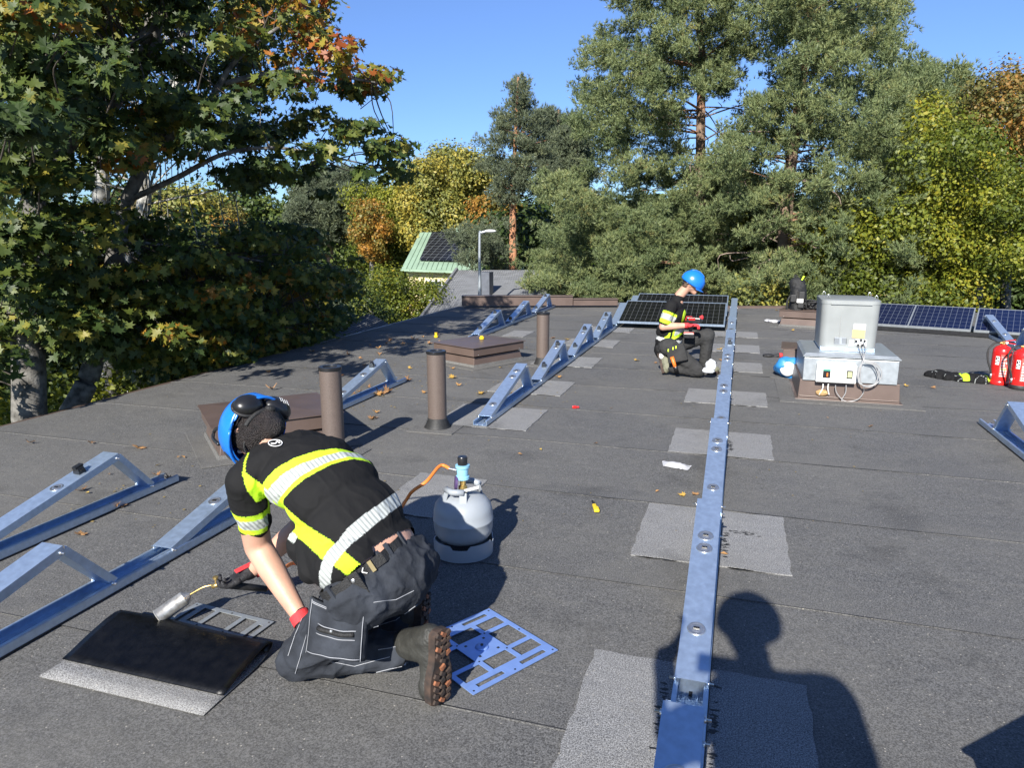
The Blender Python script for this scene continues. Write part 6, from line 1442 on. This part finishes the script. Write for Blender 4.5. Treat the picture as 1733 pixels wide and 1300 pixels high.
# unseen maple added outside the left edge, its crown placed to shade the first
cl2 = []
for _ in range(110): cl2.append((Vector((R.uniform(-13, -8.6), R.uniform(-4.5, 3.2), R.uniform(3.2, 8.2))), R.uniform(.4, .75), R.uniform(.2, .4), R.random() * .7))
b = Vector((-9.2, -.6, GZ)); tree('unseen second maple added left of the view to shade the first', 'maple tree', None, b, [b, Vector((-9.1, -.5, -1)), Vector((-9.3, -.4, 3)), Vector((-9.2, -.4, 7.5))], .2, .06, cl2, 75, M['maple_leaves'], .17, M['bark_grey'], 'leaf', 'maple_tree', .5, .05, .8, 6)

# ------------------------------------------------------------ houses and street lamp
def slab(m, a, b, c, d, th):
    a, b, c, d = map(Vector, (a, b, c, d)); n = (b - a).cross(d - a).normalized(); n = n if n.z > 0 else -n
    vs = [a, b, c, d, a - n * th, b - n * th, c - n * th, d - n * th]; m.add(vs, [(0, 1, 2, 3), (7, 6, 5, 4), (0, 4, 5, 1), (1, 5, 6, 2), (2, 6, 7, 3), (3, 7, 4, 0)]); return n
gh = thing('house', 'cream house with a pale green metal roof carrying dark solar panels', 'house', tuple(Vector((on_y(780, 460, 37).x, 37, GZ))))
r0_, r1_ = on_y(711, 393, 39), on_y(905, 393, 39); e0, e1_ = on_y(679, 455, 34), on_y(905, 463, 34)
m = MB(); n_g = slab(m, r0_, r1_, e1_, e0, .12); rb0, rb1 = Vector(r0_) + Vector((0, 5, -2.3)), Vector(r1_) + Vector((0, 5, -2.3)); slab(m, r0_, r1_, rb1, rb0, .12); rf = m.build('roof', M['green_roof'], gh)
m = MB()
for k in range(1, 26):
    u = k / 26; a = r0_.lerp(r1_, u) + n_g * .015; b = e0.lerp(e1_, u) + n_g * .015; m.tube([a, b], .025, 4)
m.build('standing_seams', M['green_roof'], rf)
wl0, wl1 = on_y(690, 480, 34.4).x, on_y(900, 480, 34.4).x; zt = e0.z - .1
m = MB(); m.box(((wl0 + wl1) / 2, 37.9, (GZ + zt) / 2), wl1 - wl0, 7.0, zt - GZ); m.build('wall', M['cream'], gh)
for k in range(4):
    x = wl0 + 1.5 + k * 1.7; m = MB(); m.box((x, 34.38, zt - 1.0), 1.0, .05, 1.1); f_ = m.build('window', M['white'], gh); m = MB(); m.box((x, 34.34, zt - 1.0), .84, .03, .94); m.build('pane', M['glass'], f_)
m = MB(); m.tube([e0 + Vector((0, -.05, -.08)), e1_ + Vector((0, -.05, -.08))], .06, 8); m.build('gutter', M['green_roof'], gh)
pch = on_y(782, 385, 39.2); m = MB(); m.box(tuple(pch - UZ * .2), .55, .4, .4); m.build('chimney', M['green_roof'], rf)
def arr(m_name, u0, u1, v0, v1, nx, ny):
    for i in range(nx):
        for j in range(ny):
            ua, ub = u0 + (u1 - u0) * i / nx, u0 + (u1 - u0) * (i + .97) / nx; va, vb = v0 + (v1 - v0) * j / ny, v0 + (v1 - v0) * (j + .96) / ny
            g = lambda u, v: r0_.lerp(r1_, u).lerp(e0.lerp(e1_, u), v) + n_g * .14
            m = MB(); slab(m, g(ua, va), g(ub, va), g(ub, vb), g(ua, vb), .05); m.build('solar_module', M['cells_far'], rf)
arr('a', .12, .47, .05, .82, 5, 4); arr('b', .60, .95, .05, .82, 5, 4)
m = MB(); g = lambda u, v: r0_.lerp(r1_, u).lerp(e0.lerp(e1_, u), v) + n_g * .1; slab(m, g(.505, .6), g(.56, .6), g(.56, .8), g(.505, .8), .1); m.build('skylight', M['glass'], rf)
# grey tiled roof house
th_ = thing('house', 'house with a grey ribbed tile roof between the thuja hedge and the pines', 'house', tuple(Vector((on_y(820, 500, 20).x, 20, GZ))))
A1, B1 = on_y(773, 457, 25), on_y(925, 457, 25); D1, C1 = on_y(700, 556, 19.2), on_y(925, 556, 19.2)
m = MB(); n_t = slab(m, A1, B1, C1, D1, .10); slab(m, A1, B1, B1 + Vector((0, 5, -3)), A1 + Vector((0, 5, -3)), .1); rt = m.build('roof', M['tile_grey'], th_)
m = MB()
for j in range(26):
    v = j / 26; a = A1.lerp(D1, v + .001); b = B1.lerp(C1, v + .001); d = (b - a).normalized(); dn = (D1 - A1).normalized(); m.obox((a + b) / 2 + n_t * .008 + dn * .1, d, dn, n_t, (b - a).length, .03, .016)
for i in range(42):
    u = i / 42; a = A1.lerp(B1, u) + n_t * .004; b = D1.lerp(C1, u) + n_t * .004; m.tube([a, b], .012, 4)
o = m.build('tile_ribs', M['tile_grey'], rt); o['kind'] = 'stuff'
m = MB(); m.tube([A1 + n_t * .03, D1 + n_t * .03], .07, 6); m.build('verge_tiles', M['tile_grey'], rt)
m = MB(); wx0 = max(A1.x, D1.x) + .6; m.box(((wx0 + B1.x) / 2, 24.5, (GZ + C1.z - .2) / 2 - .2), B1.x - wx0, 8, C1.z - .6 - GZ); m.build('wall', M['white'], th_)
c = A1.lerp(B1, .62).lerp(D1.lerp(C1, .62), .5); m = MB(); m.box((c.x - .6, c.y, c.z + .25), .35, .4, 1.0); m.build('chimney', M['tile_dark'], rt)
# low tiled roof below the verge and the house behind the maple
lh = thing('house', 'small house below the left verge, grey tiled roof corner by the maple tips', 'house', tuple(Vector((on_y(600, 560, 15).x, 15, GZ))))
a_, b_, c_2, d_2 = on_y(560, 560, 16.5), on_y(628, 532, 17.2), on_y(668, 556, 14.6), on_y(560, 610, 12.6)
m = MB(); n_l = slab(m, a_, b_, c_2, d_2, .08); rl = m.build('roof', M['tile_grey'], lh)
m = MB()
for j in range(12): a = a_.lerp(d_2, j / 12) + n_l * .02; b = b_.lerp(c_2, j / 12) + n_l * .02; m.tube([a, b], .022, 4)
m.build('tile_ribs', M['tile_grey'], rl)
m = MB(); cc_ = (a_ + b_ + c_2 + d_2) / 4; m.box((cc_.x - .4, cc_.y + .3, (GZ + cc_.z - .7) / 2), 1.6, 2.2, cc_.z - .7 - GZ); m.build('wall', M['cream'], lh)
mh = thing('house', 'house hidden behind the maple with a blue glinting solar roof and white wall', 'house', tuple(Vector((on_y(360, 560, 16).x, 16, GZ))))
a_, b_, c_3, d_3 = on_y(200, 490, 19), on_y(372, 487, 19), on_y(380, 520, 17), on_y(190, 530, 17)
m = MB(); n_m = slab(m, a_, b_, c_3, d_3, .1); m.build('roof', M['tile_grey'], mh)
for i in range(6):
    u0, u1 = i / 6, (i + .95) / 6; up_ = n_m * .08; m = MB(); slab(m, a_.lerp(b_, u0).lerp(d_3.lerp(c_3, u0), .1) + up_, a_.lerp(b_, u1).lerp(d_3.lerp(c_3, u1), .1) + up_, a_.lerp(b_, u1).lerp(d_3.lerp(c_3, u1), .9) + up_, a_.lerp(b_, u0).lerp(d_3.lerp(c_3, u0), .9) + up_, .04); m.build('solar_module', M['cells_far'], mh)
m = MB(); cm_ = (a_ + b_ + c_3 + d_3) / 4; m.box((cm_.x, cm_.y + .8, (GZ + cm_.z - .8) / 2), 3.6, 2.4, cm_.z - .8 - GZ); m.build('wall', M['white'], mh)
lp = far(812, 500, 21); sl_ = thing('street_lamp', 'slim grey street lamp in front of the grey tiled roof', 'street lamp', (lp.x, lp.y, GZ))
t1 = far(812, 400, 21); rgt = Vector((math.cos(YAW), math.sin(YAW), 0))
m = MB(); m.tube(smooth_path([Vector((lp.x, lp.y, GZ)), Vector((lp.x, lp.y, 0)), t1, t1 + UZ * .10 + rgt * .05, t1 + UZ * .14 + rgt * .18], 5), [.055] * 6 + [.04] * 15, 10); m.build('pole', M['galv_dull'], sl_, smooth=True)
m = MB(); m.ell(t1 + UZ * .15 + rgt * .30, (rgt, Vector((-rgt.y, rgt.x, 0)), UZ), (.17, .08, .045), 16, 10); m.build('lamp_head', M['white'], sl_, smooth=True)
# overhead line and pole far left
up0 = far(675, 440, 40); po_ = thing('utility_pole', 'wooden utility pole with a crossbar far behind the maple leaves', 'utility pole', (far(274, 430, 40).x, far(274, 430, 40).y, GZ)); t2 = far(274, 365, 40)
m = MB(); m.tube([Vector((t2.x, t2.y, GZ)), t2], [.14, .10], 8); m.build('pole', M['bark_grey'], po_); m = MB(); m.obox(t2 - UZ * .15, rgt, Vector((-rgt.y, rgt.x, 0)), UZ, 1.9, .1, .1); m.build('crossbar', M['bark_grey'], po_)

# ------------------------------------------------------------ leaves fallen on the roof
FL = [maple_leaf_mesh('fallen_leaf', M['dry_leaf'], cu, ti) for cu, ti in ((.5, .1), (.8, .3), (.25, .45), (.7, .6), (.35, .85), (1.1, .2))]
FLB = []
for k in range(2):
    me = bpy.data.meshes.new('birch_leaf'); me.from_pydata([(0, -.5, .0), (.3, -.05, .12), (0, .5, .02), (-.3, -.05, .12), (0, 0, 0)], [], [(0, 1, 4), (1, 2, 4), (2, 3, 4), (3, 0, 4)]); me.materials.append(M['dry_leaf']); a = me.attributes.new('tint', 'FLOAT', 'FACE'); a.data.foreach_set('value', [.5 + .45 * k] * 4); FLB.append(me)
def fallen(px, py, size, k, lab, grp, small=False):
    p = on_z(px, py); o = link('fallen_leaf', (FLB[k % 2] if small else FL[k % len(FL)]), None, (p.x, p.y,   .006 + size * .05)); o.scale = (size,) * 3; o.rotation_euler = (R.uniform(-.3, .3), R.uniform(-.3, .3), R.uniform(0, 6.3)); o['label'] = lab; o['category'] = 'leaf'
    if grp: o['group'] = grp
Z = [('dry maple leaf on the open roof beyond the left foreground mounts', 'leaves left of the kneeling worker', [(235, 760, .09), (155, 751, .05), (51, 751, .06), (310, 775, .045), (138, 832, .07), (148, 836, .04), (137, 906, .06), (207, 859, .05), (267, 789, .04), (302, 775, .03), (195, 860, .04)], (2, 0, 1)),
     ('dry brown leaf caught along the rail of the far left foreground mount', 'leaves on the far left rail', [(195, 862, .07), (240, 840, .05), (290, 816, .07), (266, 806, .05), (185, 804, .035)], (1, 0, 5)),
     ('curled brown leaf by the lone mount behind the leftmost pipe', 'leaves at the lone mount', [(690, 645, .11), (645, 668, .11), (655, 665, .10), (640, 670, .09), (600, 668, .06), (608, 664, .06), (625, 657, .05), (636, 699, .06), (634, 709, .06), (628, 711, .08), (617, 620, .05)], (0, 1, 5, 3)),
     ('small yellow leaf between the middle pipe and the square hatch', 'leaves around the middle pipe', [(765, 640, .10), (776, 653, .06), (694, 624, .06), (718, 637, .04), (718, 666, .06), (813, 668, .09), (816, 666, .08), (866, 668, .06), (848, 623, .05), (780, 618, .05), (765, 625, .06)], (4, 3, 4)),
     ('orange leaf in the shadow edge near the left verge', 'leaves along the left verge', [(682, 583, .09), (641, 600, .07), (641, 590, .07), (660, 578, .08), (627, 585, .05), (728, 583, .09), (741, 567, .08), (700, 574, .07), (705, 575, .06), (745, 580, .07), (455, 631, .07), (460, 660, .10), (610, 607, .06), (580, 637, .05), (528, 596, .08), (590, 601, .06), (670, 590, .05), (655, 583, .06), (715, 571, .05)], (2, 1, 3, 5)),
     ('yellow birch leaf lying beside the middle mounting line', 'leaves beside the middle mounting line', [(1154, 840, .05), (1176, 838, .05), (1225, 940, .045), (1112, 833, .03), (1218, 592, .07), (1220, 610, .05), (1143, 632, .07), (1110, 615, .06), (1078, 611, .08)], (4, 2)),
     ('small leaf lying on the bare middle of the roof', 'leaves on the bare middle of the roof', [(880, 770, .04), (915, 762, .03), (1008, 752, .045), (1035, 692, .03), (858, 690, .05), (935, 573, .09), (960, 575, .08), (945, 640, .07), (860, 580, .05), (918, 592, .05), (926, 632, .06)], (4, 3, 2)),
     ('pale leaf on the right half of the roof near the fan', 'leaves near the roof fan', [(1342, 560, .07), (1473, 723, .05), (1534, 654, .05), (1580, 657, .05), (1315, 526, .08), (1400, 708, .03)], (4, 2))]
LMK = [('the leftmost vent pipe', (563, 770)), ('the middle vent pipe', (738, 727)), ('the farthest vent pipe', (917, 617)), ('the small square hatch', (825, 600)), ('the far left foreground mount', (205, 820)), ('the lone mount behind the pipes', (630, 650)), ('the yellow lighter', (1008, 862)), ('the clear screw bag', (1144, 790)), ('the roof fan', (1430, 640)), ('the red plug', (972, 691)), ('the man in the hard hat', (1150, 610)), ('the backpack', (1350, 535)), ('the kneeling worker', (420, 780)), ('the three mounts by the far upstand', (880, 545))]
COLW = ['brown', 'reddish brown', 'dull brown', 'ochre', 'yellow', 'dark brown']; ORD = ['closest', 'second closest', 'third closest', 'fourth closest', 'fifth closest', 'sixth closest', 'seventh closest', 'eighth closest', 'ninth closest', 'tenth closest', 'eleventh closest', 'twelfth closest', 'thirteenth closest', 'fourteenth closest']
recs = []
for lab_t, grp, pts, ks in Z:
    for i, (x, y, sz_) in enumerate(pts):
        nm_, q_ = min(LMK, key=lambda l: math.hypot(l[1][0] - x, (l[1][1] - y) * 2)); dx, dy = x - q_[0], (y - q_[1]) * 2
        side = ('right of' if dx > 0 else 'left of') if abs(dx) > abs(dy) else ('in front of' if dy > 0 else 'beyond')
        recs.append((nm_, side, math.hypot(dx, dy), x, y, sz_, ks[i % len(ks)], grp))
cnt = {}
for nm_, side, dd, x, y, sz_, k, grp in sorted(recs, key=lambda r: r[2]):
    c_k = cnt.get((nm_, side), 0); cnt[(nm_, side)] = c_k + 1; sm_ = sz_ < .047
    fallen(x, y, sz_, k, f"{'yellow' if sm_ else COLW[k % 6].replace('reddish ', '')} leaf {side} {nm_}, {ORD[min(c_k, 13)]} there", grp, sm_)
# fine litter
m = MB(); 
for _ in range(900):
    if R.random() < .75: px, py = R.uniform(500, 960), R.uniform(560, 700)
    else: px, py = R.uniform(100, 1500), R.uniform(560, 900)
    p = on_z(px, py)
    if p.x < -5.8: continue
    s = R.uniform(.003, .010) * (1 + p.length * .05); a = R.uniform(0, 6.3); ax = Vector((math.cos(a), math.sin(a), 0)); ay = Vector((-ax.y, ax.x, R.uniform(-.4, .4))); c = Vector((p.x, p.y, .006))
    m.quad(c - ax * s, c - ay * s * .6, c + ax * s, c + ay * s * .6)
o = m.build('leaf_litter', M['t_leaves']); a = o.data.attributes.new('tint', 'FLOAT', 'FACE'); a.data.foreach_set('value', [R.uniform(.6, 1) for _ in o.data.polygons]); o['kind'] = 'stuff'; o['label'] = 'fine leaf crumbs scattered over the left part of the roof'; o['category'] = 'leaf litter'
